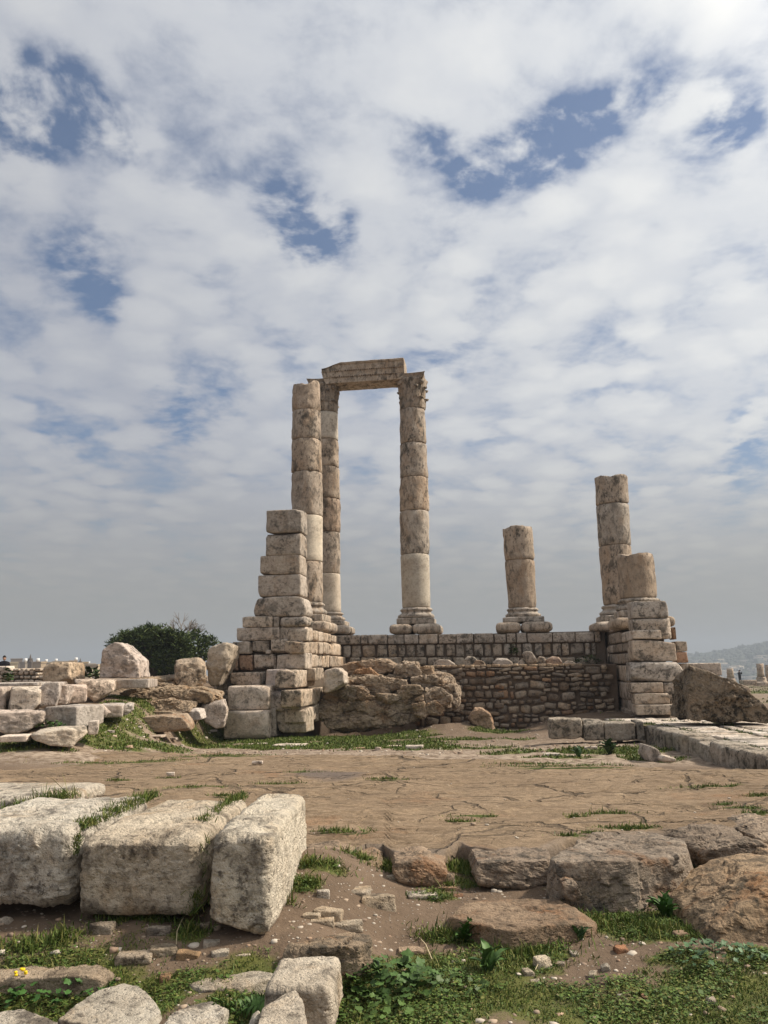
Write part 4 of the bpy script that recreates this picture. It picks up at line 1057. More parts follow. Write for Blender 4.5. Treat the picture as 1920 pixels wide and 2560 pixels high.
loose(500, 1750, 566, 1824, 21.4, .8, -8, 'slanting grey stone fallen beside the lowest pier block', pts=[(500, 1764), (560, 1749), (567, 1778), (558, 1818), (540, 1822), (510, 1806), (504, 1786)], tint=(.95, .92, .9), n=16, rough=.06)
loose(311, 1788, 470, 1832, 19.0, 1.0, -4, 'smooth tan flat slab of rock set in the grass', mat='brown', pts=[(311, 1808), (330, 1796), (400, 1790), (450, 1788), (470, 1812), (468, 1830), (420, 1832), (330, 1826)], tint=(1.35, 1.3, 1.25), n=14, rough=.06)
loose(335, 1778, 440, 1792, 20.2, .9, -4, 'thin brown rock shelf just above the smooth slab', mat='brown', pts=[(335, 1786), (360, 1778), (430, 1780), (440, 1790), (340, 1792)], tint=(1.2, 1.15, 1.05), n=10)
loose(466, 1772, 502, 1804, 20.6, .6, 0, 'pale small boulder by the slanting fallen stone', pts=[(466, 1790), (478, 1772), (498, 1774), (504, 1798), (480, 1804)], tint=(1, .96, .92), n=10)
# sloping bedrock bank behind them
bank = thing('rock_bank', 'sloping brown bedrock bank below the pitted block and the pine', 'rock', W(390, 1760, 21.5))
for px, Y, t, tn in [([(270, 1728), (300, 1700), (370, 1694), (430, 1698), (440, 1720), (400, 1735), (290, 1745)], 22.3, 2.4, (1.12, 1.08, 1.0)), ([(285, 1752), (300, 1726), (380, 1718), (470, 1720), (525, 1735), (530, 1752), (480, 1765), (350, 1765)], 21.2, 2.0, (1.0, .96, .88)),
                     ([(330, 1775), (345, 1755), (420, 1748), (476, 1758), (474, 1780), (440, 1786), (350, 1780)], 20.6, 1.6, (1.05, 1.0, .92)), ([(395, 1702), (410, 1688), (436, 1688), (440, 1705)], 22.8, 1.0, (1.25, 1.22, 1.15)), ([(375, 1703), (380, 1692), (405, 1690), (410, 1704)], 23, 1.0, (1.2, 1.15, 1.1))]:
    P0 = W(px[0][0], (px[0][1]+px[-1][1])/2, Y); outline_rock('rock', px, P0, yawN(0), t, None, None, 'outcrop', tn, parent=bank, n=44, rough=.16, lean=.5, fract=.34, cap=.55)

# ------------------------------------------------------------------ terrace on the right
tr = thing('stone_terrace', 'raised terrace of long paving slabs with a kerb of big worn blocks', 'terrace', (6.5, 15, .1))
for x0, y0, x1, y1, tn in [(1373, 1796, 1458, 1849, (.98, .97, .94)), (1458, 1801, 1511, 1852, (.95, .94, .92)), (1511, 1806, 1590, 1853, (.96, .93, .88)), (1591, 1803, 1613, 1852, (.85, .84, .82))]:
    block_on(x0, y0, x1, y1, W(1500, 1825, 17.1), TV, .75, name='kerb_block', parent=tr, mat='kerb', n=10, tint=tn, chips=5, chip=.35, rough=.1)
TZ = .36
CR = hit(1612, 1812, (0, 0, TZ), np.array([0, 0, 1.0])); CE = hit(1935, 1896, (0, 0, TZ), np.array([0, 0, 1.0]))
ed = (CE-CR); eL = float(np.linalg.norm(ed[:2])); ed = ed/np.linalg.norm(ed); en = np.array([-ed[1], ed[0], 0]); en = en if en[0] > 0 else -en
s = 0; first = True
eyaw = math.atan2(ed[1], ed[0])
while s < eL+3:
    L = rnd.uniform(.38, .7); hz = rnd.uniform(.20, .235)
    wd = rnd.uniform(.42, .5)
    p, F = rbox((L/2-.008, wd/2, hz), n=9, r=.05, chips=4, chip=.3, rough=.09, seed=nseed())
    c = CR+ed*(s+L/2)+en*(wd/2+rnd.uniform(-.03, .03)); c[2] = TZ-hz+rnd.uniform(-.015, .012)
    link('kerb_block', mesh_np('kerb_block', p, F, M['kerb']), c, eyaw, tr, jit((.9, .89, .87) if s < .4 else (1.0, .98, .94))); s += L
# paving: strips of slabs laid across, with a narrow band between
def tz(y): return TZ-.012-np.clip((y-17.5)*.045, 0, .4)
strips = [(.47, 1.25), (1.33, 1.62), (1.70, 2.75), (2.83, 4.1), (4.2, 5.6)]
nsl = 0
for a, b in strips:
    s = -6.0 if a > .4 else 0
    while s < eL+2.5:
        L = rnd.uniform(.26, .40) if b-a > .5 else rnd.uniform(.7, 1.2)
        mid_ = (a+b)/2; c = CR+ed*(s+L/2)+en*mid_; c[2] = tz(c[1])-.06+rnd.uniform(-.012, .008)
        if not (s < .1 and mid_ < .5):
            p, F = rbox((L/2-rnd.uniform(.008, .03), (b-a)/2-rnd.uniform(.0, .05), .06), n=4, r=.02, chips=2, chip=.4, rough=.12, seed=nseed())
            link('paving_slab', mesh_np('paving_slab', p, F, M['pale']), c, eyaw+rnd.uniform(-.03, .03), tr, jit((1.12, 1.1, 1.05), .12))
        s += L
xs_, ss_ = np.meshgrid(np.linspace(.2, 9, 20), np.linspace(-9, eL+3, 26)); PV = CR[None]+ss_.reshape(-1, 1)*ed+xs_.reshape(-1, 1)*en
PV[:, 2] = tz(PV[:, 1])-.045; i = (np.arange(25)[:, None]*20+np.arange(19)[None]).ravel(); PF = np.stack([i, i+1, i+21, i+20], 1)
bed = link('bed', mesh_np('bed', PV, PF, M['ground'], attr={'green': np.clip(.55+.5*fbm2(PV[:, 0], PV[:, 1], 2, 3.0), 0, 1), 'stony': np.zeros(len(PV))}), (0, 0, 0), 0, tr)
for px, lb, tn in [([(1619, 1886), (1622, 1864), (1645, 1872), (1655, 1884), (1650, 1905), (1625, 1905)], 'broken grey stone fallen below the terrace kerb corner', (.9, .89, .87)), ([(1655, 1898), (1662, 1890), (1690, 1896), (1695, 1906), (1660, 1908)], 'thin pale stone lying below the terrace kerb', (1.1, 1.08, 1.05))]:
    g = GP(px[-1][0], px[-1][1]); outline_rock('fallen_stone', px, W(px[0][0], px[0][1], min(g[1], 14.8)), yawN(0), .5, lb, 'stone', 'pale', tn, n=10)

# big dark boulder lying on the terrace
loose(1718, 1666, 1935, 1808, 16.6, 1.05, 2, 'huge dark wedge shaped boulder lying on the paved terrace', mat='dark', pts=[(1716, 1798), (1719, 1750), (1726, 1690), (1733, 1667), (1742, 1667), (1779, 1681), (1848, 1708), (1895, 1745), (1924, 1776), (1940, 1800), (1925, 1808), (1793, 1806)],
      name='boulder', cat='boulder', tint=(1.0, .98, .95), n=60, k=60, rough=.08, fine=.8, cuts=0, planes=[((-.2, .3, .9), .62), ((.25, .3, .75), .62)])
loose(1722, 1657, 1805, 1690, 27.5, .9, 4, 'squared pale block standing behind the dark boulder', tint=(1.0, .96, .9), n=9)
g = GP(1850, 1722); loose(1820, 1708, 1882, 1740, 40, 1.5, 0, 'rounded brown stone half hidden past the dark boulder', mat='lime', pts=[(1800, 1740), (1825, 1712), (1850, 1709), (1872, 1716), (1884, 1730), (1880, 1742)], tint=(.95, .88, .8), n=10)


# ------------------------------------------------------------------ foreground blocks
def fblock(label, front, Y, t, yaw, n=72, tint=None, mat='front', planes=(), top_tilt=0, rough=.06, chips=6, chip=.28, r=.05, name='stone_block', cat='stone block', lift=0, tilt=0.0, fine=.45, taper=0.0):
    x0, y0, x1, y1 = front; N = yawN(yaw)
    o = block_on(x0, y0, x1, y1, W((x0+x1)/2, (y0+y1)/2, Y), N, t, name=name, mat=mat, n=n, tint=tint, rough=rough, chips=chips, chip=chip, r=r, planes=planes, fine=fine, taper=taper)
    if tilt: o.rotation_euler.rotate_axis('Y', tilt)
    return tag(o, label, cat)


B1 = fblock('grey lichened block leftmost of the three big foreground blocks', (-190, 2068, 186, 2282), 5.05, 1.25, 4, tint=(1.0, .99, .97), rough=.09, r=.07, chips=8)
B2 = fblock('orange stained block in the middle of the three big foreground blocks', (190, 2082, 502, 2300), 4.95, 1.25, 4, tint=(1.08, 1.05, 1.0), rough=.075, r=.06)
B3 = fblock('bright sunlit block with undercut foot rightmost of the three big foreground blocks', (519, 2078, 684, 2350), 4.75, 1.45, 2, tint=(1.18, 1.13, 1.04), rough=.07, r=.05, planes=[((.45, .5, -.7), .50), ((-.3, -.3, -.9), .42)], chips=7)
fblock('flat slab at the left edge behind the big grey block', (-220, 1990, 150, 2040), 6.9, .9, 6, n=30, tint=(1.02, 1.0, .97), r=.06)
# kerb-like rocks under and before them
fblock('squared cream block with sharp right corner at the bottom edge', (652, 2460, 838, 2600), 3.95, .40, 3, n=72, tint=(1.0, .98, .95), r=.03, tilt=-.04)


def lump(label, px, Y, t, mat='front', tint=None, n=24, name='boulder', cat='boulder', yaw=0, **kw):
    """rock given by its visible outline at depth Y; top receding planes make it lie"""
    kw.setdefault('rough', .09); cx = sum(p[0] for p in px)/len(px); cy = sum(p[1] for p in px)/len(px)
    return outline_rock(name, px, W(cx, cy, Y+.6*t), yawN(yaw), t, label, cat, mat, tint, n=n, toward=.6, **kw)


lump('small white stone tip at the bottom beside the rounded block', [(615, 2600), (622, 2560), (640, 2545), (660, 2600)], 3.55, .25, n=12, tint=(1.05, 1.03, 1.0))


def slab_on_ground(label, pts_px, h, mat, tint=None, z=None, n=26, name='boulder', cat='boulder', rough=.10, sink=.10, k=40, flare=0.0, fract=.12):
    """flat rock: outline of its top face in the photo at height z over the ground, extruded down"""
    g = GP(*pts_px[0])
    q = []
    for a, b in pts_px:
        P = GP(a, b, lift=h); q.append(P)
    q = np.array(q); base = q.mean(0); pts = np.stack([q[:, 0]-base[0], q[:, 1]-base[1]], 1)
    p, F, c = polyrock(pts, h+sink, n=n, seed=nseed(), rough=rough*.6, k=k, fract=fract, bed=1.0, cuts=3)
    V = np.stack([p[:, 0], p[:, 2], -p[:, 1]], 1)      # lay the outline flat
    V[:, :2] *= 1+flare*(.5-V[:, 2:3]/(h+sink))
    o = link(name, mesh_np(name, V, F, M[mat], smooth=mat != 'brown'), (base[0]+c[0], base[1]+c[1], base[2]-(h+sink)/2), 0, None, jit(tint, .04))
    return tag(o, label, cat)


slab_on_ground('smooth cream rock at the bottom beside the flowering weed', [(140, 2580), (160, 2555), (230, 2502), (300, 2466), (345, 2460), (400, 2482), (409, 2500), (385, 2535), (350, 2585)], .09, 'front', (1.02, .99, .94), n=44, rough=.08, fract=.05)
slab_on_ground('pale chipped rock between two grass tufts at the bottom', [(405, 2580), (430, 2530), (470, 2496), (560, 2484), (580, 2490), (566, 2532), (540, 2585)], .08, 'front', (1.05, 1.03, 1.0), n=40, rough=.10, fract=.06)
slab_on_ground('white flat rock at the bottom left edge', [(-80, 2590), (-70, 2532), (60, 2524), (130, 2540), (155, 2560), (140, 2590)], .07, 'front', (1.05, 1.03, 1.0), n=36, rough=.08, fract=.05)
slab_on_ground('rounded white rock poking up in front of the squared cream block', [(640, 2590), (648, 2535), (658, 2492), (680, 2477), (705, 2471), (738, 2477), (760, 2500), (772, 2590)], .27, 'front', (1.05, 1.02, .98), n=48, rough=.09, fract=.05, flare=.12)
slab_on_ground('flat worn cream slab sunk in the grass left of the squared cream block', [(470, 2452), (520, 2432), (640, 2424), (690, 2440), (680, 2466), (600, 2470), (500, 2466)], .035, 'front', (.92, .88, .82), n=36, rough=.07, fract=.06)
slab_on_ground('rounded brown slab beside the foot of the sunlit block', [(705, 2350), (760, 2318), (850, 2318), (920, 2330), (932, 2355), (900, 2380), (800, 2390), (730, 2376)], .13, 'brown', (1.2, 1.12, 1.0), n=44)
slab_on_ground('dusty low rock ledge with a rusty hollow in the middle of the foreground', [(1150, 2245), (1260, 2232), (1390, 2232), (1490, 2280), (1488, 2300), (1400, 2318), (1280, 2335), (1180, 2320), (1120, 2290)], .10, 'brown', (1.02, .93, .84), n=50, flare=.08)
slab_on_ground('big cracked bedrock chunk with dark rusty front below the platform edge', [(1374, 2122), (1400, 2100), (1480, 2086), (1640, 2078), (1704, 2090), (1722, 2122), (1690, 2138), (1573, 2152), (1480, 2144), (1400, 2136)], .31, 'brown', (1.1, 1.08, 1.06), n=56, rough=.075, sink=.14, k=40, flare=.16)
lump('grey wedge leaning on the front of the cracked bedrock chunk', [(1398, 2196), (1410, 2190), (1430, 2194), (1448, 2234), (1420, 2240), (1402, 2232)], 5.5, .22, 'brown', (1.25, 1.25, 1.25), n=12)
lump('brown bedrock lump with grey break at the right end of the platform edge', [(1698, 2100), (1720, 2088), (1800, 2070), (1850, 2080), (1850, 2140), (1800, 2162), (1740, 2158), (1705, 2130)], 6.2, .8, 'brown', (1.0, .95, .9), n=30, rough=.16)
lump('grey fractured rock on the right picture edge under the platform', [(1835, 2068), (1900, 2048), (1960, 2050), (1960, 2120), (1880, 2135), (1840, 2110)], 6.5, .8, 'brown', (1.25, 1.22, 1.2), n=26, rough=.16)
lump('small tan rock half sunk in weeds at the right edge', [(1845, 2140), (1880, 2110), (1930, 2115), (1940, 2160), (1860, 2165)], 6.0, .5, 'brown', (1.25, 1.15, 1.0), n=14)
lump('large rough brown boulder lying in the right foreground corner', [(1686, 2340), (1688, 2300), (1705, 2258), (1770, 2225), (1800, 2195), (1850, 2168), (1960, 2155), (2040, 2180), (2040, 2380), (1900, 2384), (1850, 2370), (1760, 2362)], 4.95, .9, 'brown', (1.3, 1.2, 1.05), n=46, rough=.09, lean=.45, k=40, fract=.10, cuts=10, cut=.18)
for px, lb, Y, tn in [([(762, 2150), (770, 2120), (840, 2112), (886, 2130), (884, 2175), (830, 2190), (780, 2186)], 'rounded end of the platform edge nearest the sunlit block', 6.1, (1.15, 1.05, .95)), ([(884, 2150), (890, 2136), (930, 2130), (958, 2140), (950, 2175), (905, 2178)], 'small low rock in the gap of the platform edge', 6.2, (1.15, 1.05, .95)),
                      ([(980, 2160), (985, 2136), (1050, 2128), (1112, 2142), (1110, 2190), (1060, 2204), (1010, 2200)], 'lumpy grey fronted rock between grass tufts on the platform edge', 5.98, (1.1, 1.03, .97)), ([(1176, 2165), (1185, 2134), (1260, 2130), (1370, 2130), (1376, 2196), (1320, 2204), (1230, 2202), (1185, 2190)], 'broad dark fronted rock beside the cracked chunk on the platform edge', 5.92, (1.02, .97, .93))]:
    lump(lb, px, Y, .5, 'brown', tn, n=22, rough=.10, lean=.3)

slab_on_ground('flat dusty bedrock ledge below the grey block at the left edge', [(-60, 2420), (60, 2385), (200, 2372), (280, 2400), (290, 2430), (250, 2458), (100, 2470), (-60, 2475)], .05, 'front', (.78, .70, .62), n=24, rough=.06)

# small stones: px rectangle, look
SM = [(1076, 2181, 1136, 2216, 'brown', (1.3, 1.2, 1.08), 'tan cube stone perched on a flat one near the platform edge'), (1082, 2213, 1152, 2231, 'brown', (1.45, 1.2, 1.0), 'flat orange stone under the tan cube near the platform edge'),
      (1020, 2229, 1090, 2252, 'front', (1.15, 1.13, 1.1), 'bright white flat stone left of the tan cube'), (846, 2218, 925, 2243, 'front', (.95, .87, .78), 'large flat grey tan stone in the bare earth'), (906, 2237, 985, 2280, 'front', (.92, .85, .76), 'triangular stone with pointed right tip in the bare earth'),
      (785, 2270, 852, 2302, 'front', (.95, .85, .74), 'cream angular stone near the sunlit block'), (759, 2285, 797, 2302, 'front', (.98, .9, .8), 'small cream chip left of the angular stone'), (778, 2302, 831, 2317, 'front', (1.0, .9, .78), 'thin ragged stone at the back edge of the rounded slab'), (830, 2302, 902, 2328, 'front', (.9, .82, .72), 'thin tan stone behind the rounded slab'),
      (771, 2390, 796, 2410, 'brown', (1.7, 1.15, .8), 'small orange cube stone before the rounded slab'), (702, 2384, 734, 2400, 'front', (1.05, .98, .88), 'cream pebble in front of the sunlit block'), (968, 2190, 999, 2203, 'front', (.95, .9, .84), 'pale flat chip beneath the platform edge'), (792, 2226, 822, 2248, 'front', (.95, .92, .9), 'small white broken stone near the sunlit block foot'),
      (1340, 2395, 1381, 2430, 'front', (1.05, 1.0, .92), 'white angular stone in the clover'), (1387, 2400, 1413, 2420, 'front', (1.0, .95, .88), 'white stone just right of the angular one in the clover'), (1427, 2382, 1448, 2396, 'front', (1, .95, .88), 'white pebble at the clover edge'), (1311, 2428, 1335, 2444, 'front', (1, .95, .86), 'cream pebble deep in the clover'), (1542, 2366, 1570, 2387, 'brown', (1.5, 1.0, .75), 'reddish stone on the gravel patch'),
      (1477, 2436, 1494, 2451, 'front', (1, .97, .92), 'white pebble on the gravel patch edge'), (1508, 2420, 1527, 2432, 'front', (.9, .86, .8), 'grey round pebble on the gravel patch'), (366, 2316, 418, 2347, 'front', (.92, .86, .82), 'oval pale stone below the orange stained block'), (222, 2306, 278, 2336, 'front', (.7, .64, .58), 'dim grey stone tucked under the orange stained block'),
      (289, 2381, 370, 2420, 'front', (.88, .8, .72), 'two toned angular stone on the dirt below the big blocks'), (374, 2365, 437, 2394, 'front', (.84, .76, .66), 'buried grey tan stone below the big blocks'), (442, 2377, 493, 2407, 'brown', (1.5, 1.25, .95), 'warm brown cube stone below the big blocks'), (528, 2379, 568, 2396, 'front', (1.05, 1.0, .94), 'white wedge stone in front of the sunlit block'), (584, 2387, 623, 2403, 'front', (1.1, 1.04, .98), 'white triangular chip in front of the sunlit block'),
      (-5, 2296, 26, 2318, 'front', (1, .96, .92), 'white stone at the left edge under the grey block'), (398, 2443, 422, 2458, 'brown', (1.4, 1.15, .9), 'small brown stone above the cream boulder'), (508, 2358, 545, 2372, 'front', (.95, .9, .85), 'cluster chip of white stone by the sunlit block foot'), (480, 2308, 520, 2335, 'front', (.68, .6, .52), 'dark buried stone between the middle and sunlit blocks'), (700, 2440, 730, 2456, 'front', (.9, .84, .76), 'tan pebble behind the squared cream block'),
      (855, 2425, 885, 2460, 'brown', (1.2, 1.05, .95), 'pinkish stone beside the squared cream block corner'), (1230, 2312, 1270, 2350, 'brown', (1.3, 1.25, 1.15), 'grey stone sunk at the front of the dusty ledge'), (1000, 2372, 1060, 2392, 'brown', (1.4, 1.25, 1.1), 'pale stone showing behind the mallow leaves'), (1135, 2238, 1158, 2252, 'brown', (1.3, 1.05, .9), 'brown chip near the dusty ledge'),
      (1330, 2460, 1350, 2472, 'front', (.9, .85, .8), 'small grey pebble at the lower clover edge'), (1770, 2505, 1792, 2518, 'front', (1, .95, .9), 'lone pale pebble in the mossy grass'), (1608, 2498, 1624, 2508, 'brown', (1.5, 1.1, .85), 'orange pebble in the mossy grass'), (1830, 2110, 1856, 2128, 'front', (.8, .74, .66), 'round pebble lodged in the right platform edge'), (1690, 2330, 1720, 2352, 'brown', (1.3, 1.15, 1.05), 'small stone at the foot of the corner boulder'),
      (1016, 1860, 1058, 1877, 'pale', (1.05, 1.03, 1.0), 'grey flat stone in the grass at the far platform edge'), (968, 1861, 1003, 1870, 'pale', (1.1, 1.08, 1.04), 'long white stone in the grass beyond the platform'), (938, 1868, 953, 1878, 'pale', (1, .9, .8), 'small brown stone at the far platform edge'), (684, 1858, 762, 1868, 'pale', (1.15, 1.12, 1.06), 'long thin white stone in the grass by the pier'), (620, 1855, 665, 1864, 'pale', (1.1, 1.05, 1), 'white flat stone before the lowest pier block'), (885, 1868, 912, 1875, 'brown', (1.5, 1.3, 1.1), 'orange flat stone in the grass beyond the platform'),
      (1363, 1880, 1400, 1893, 'pale', (1.1, 1.08, 1.05), 'white cluster stone in the hollow below the terrace'), (1463, 1866, 1480, 1878, 'pale', (1.1, 1.08, 1.05), 'upright white stone left of the dark weed in the hollow'), (1479, 1866, 1494, 1878, 'pale', (1.08, 1, .95), 'second white stone touching the dark weed in the hollow'), (1598, 1875, 1614, 1887, 'pale', (.95, .92, .88), 'grey stone in the shaded hollow below the kerb'), (1332, 1872, 1346, 1880, 'brown', (1.4, 1.2, 1.05), 'tan pebble on the stony path beyond the platform'),
      (258, 1824, 282, 1832, 'pale', (1.15, 1.12, 1.08), 'white flat stone in grass by the end of the block row'), (508, 1824, 540, 1830, 'pale', (1.1, 1.06, 1.02), 'pair like white stone by the slanting fallen block'), (355, 1833, 405, 1844, 'pale', (.95, .88, .8), 'flat tan stone below the smooth slab'), (410, 1842, 440, 1850, 'pale', (1, .94, .88), 'small flat stone on the dirt path below the smooth slab'), (630, 1900, 655, 1908, 'pale', (1.1, 1.05, 1), 'white chip lying on the bedrock platform'), (415, 1929, 434, 1937, 'pale', (1.1, 1.05, 1), 'lone white pebble on the left of the platform')]
for x0, y0, x1, y1, mt, tn, lb in SM:
    cx = (x0+x1)/2; on_rock = 1890 < y0 < 2100
    g = hit(cx, y1, (0, 0, BZ), np.array([0, 0, 1.0])) if on_rock else GP(cx, y1-2)
    k = g[1]/FPX*1.02; w = (x1-x0)*k; hh = (y1-y0)*k; flat = hh < .6*w
    t = max(.6*w, .06); h = max(.03, hh*.95-t*.25)
    p, F = rbox((w/2, t/2, h/2+.01), n=7, r=.3*min(w, t, h)/2, chips=6, chip=.5, rough=.12, seed=nseed())
    o = link('stone', mesh_np('stone', p, F, M[mt]), (g[0], g[1]+t*.45, g[2]+h/2-.012), rnd.uniform(-.3, .3), None, jit(tn, .03)); tag(o, lb, 'stone')

# ------------------------------------------------------------------ pebbles and gravel
def pebbles():
    rs = np.random.RandomState(5); V = []; F = []; C = []; off = 0; d, Fc = cubegrid(2); sph = d/np.linalg.norm(d, axis=1)[:, None]**.7
    spots = []
    for i in range(4200):
        px, py = rs.uniform(-20, 1940), rs.uniform(2150, 2575)**1.0; spots.append((px, py, 1))
    for i in range(1700):
        px, py = rs.uniform(250, 1560), rs.uniform(1800, 1890); spots.append((px, py, 2))
    for i in range(260):
        px, py = rs.uniform(-20, 1940), rs.uniform(1895, 2100); spots.append((px, py, 3))
    for px, py, k in spots:
        if k == 3: P = hit(px, py, (0, 0, BZ), np.array([0, 0, 1.0])); P[2] = bz(P[0], P[1])+.004
        else: P = GP(px, py)
        if k == 1 and (green_at(np.array([P[0]]), np.array([P[1]]))[0] > .55 and rs.rand() < .8): continue
        if k == 1 and P[1] > np.interp(P[0], *zip(*NEAR))-.1: continue
        s = rs.lognormal(-5.1, .55)*(1 if k == 1 else 1.9 if k == 2 else .8)
        if px > 1450 and k == 1 and 2340 < py < 2480: s *= .9
        sz = s*np.array([rs.uniform(.8, 1.5), rs.uniform(.8, 1.3), rs.uniform(.4, .8)])
        v = sph*sz*(1+rs.normal(size=(len(sph), 1))*.12); a = rs.rand()*6.28
        v = np.stack([v[:, 0]*math.cos(a)-v[:, 1]*math.sin(a), v[:, 0]*math.sin(a)+v[:, 1]*math.cos(a), v[:, 2]], 1)+P+np.array([0, 0, sz[2]*.3])
        V.append(v); F.append(Fc+off); off += len(v)
        base = np.array([[.46, .40, .33], [.34, .26, .19], [.26, .19, .14], [.38, .26, .18]][rs.choice(4, p=[.35, .3, .25, .1])])*rs.uniform(.8, 1.15)
        C.append(np.tile(np.append(base, 1), (len(v), 1)))
    stuff(link('pebbles', mesh_np('pebbles', np.concatenate(V), np.concatenate(F), M['pebble'], vcol=np.concatenate(C))))
pebbles()

# ------------------------------------------------------------------ grass
def blades(name, X, Y, Z, length, width, seed, cols, lean=.6):
    rs = np.random.RandomState(seed); k_ = fbm2(X*9, Y*9, 3, seed*1.3)+.9*rs.rand(len(X)) > .12; X, Y, Z = X[k_], Y[k_], Z[k_]; hv = 1+.55*fbm2(X*5, Y*5, 2, seed*2.1)
    n = len(X); a = rs.rand(n)*6.283; L = length*np.clip(hv, .35, 1.8)*rs.lognormal(-.12, .38, n); Wd = width*rs.uniform(.7, 1.3, n); le = rs.rand(n)*lean*1.4; b = rs.rand(n)*6.283
    side = np.stack([np.cos(a), np.sin(a), np.zeros(n)], 1)*Wd[:, None]; dirn = np.stack([np.cos(b)*np.sin(le), np.sin(b)*np.sin(le), np.cos(le)], 1)
    P = np.stack([X, Y, Z], 1); mid_ = P+dirn*(L*.55)[:, None]; d2 = dirn*.8; d2[:, 2] -= .25; tip = mid_+d2*(L*.5)[:, None]
    V = np.stack([P-side, P+side, mid_-side*.8, mid_+side*.8, tip], 1).reshape(-1, 3)
    o = np.arange(n)*5; q = np.stack([o, o+1, o+3, o+2], 1); t = np.stack([o+2, o+3, o+4], 1)
    c = np.array(cols)[rs.randint(len(cols), size=n)]*rs.uniform(.75, 1.25, (n, 1)); C = np.repeat(np.concatenate([c, np.ones((n, 1))], 1), 5, 0)
    return V, [q, t], C


GC = [(.075, .115, .022), (.095, .135, .026), (.13, .155, .032), (.055, .09, .02), (.17, .165, .05)]
GY = [(.075, .115, .018), (.10, .14, .022), (.06, .09, .015), (.14, .145, .04)]


def scatter(n, x0, x1, y0, y1, thr, seed, f=6.0):
    rs = np.random.RandomState(seed); X = rs.uniform(x0, x1, n); Y = rs.uniform(y0, y1, n)
    g = green_at(X, Y)+.35*fbm2(X*f, Y*f, 3, 5.5); k = (g > thr)&(rs.rand(n) < np.clip((g-thr)*3+.25, 0, 1)); return X[k], Y[k], g[k]


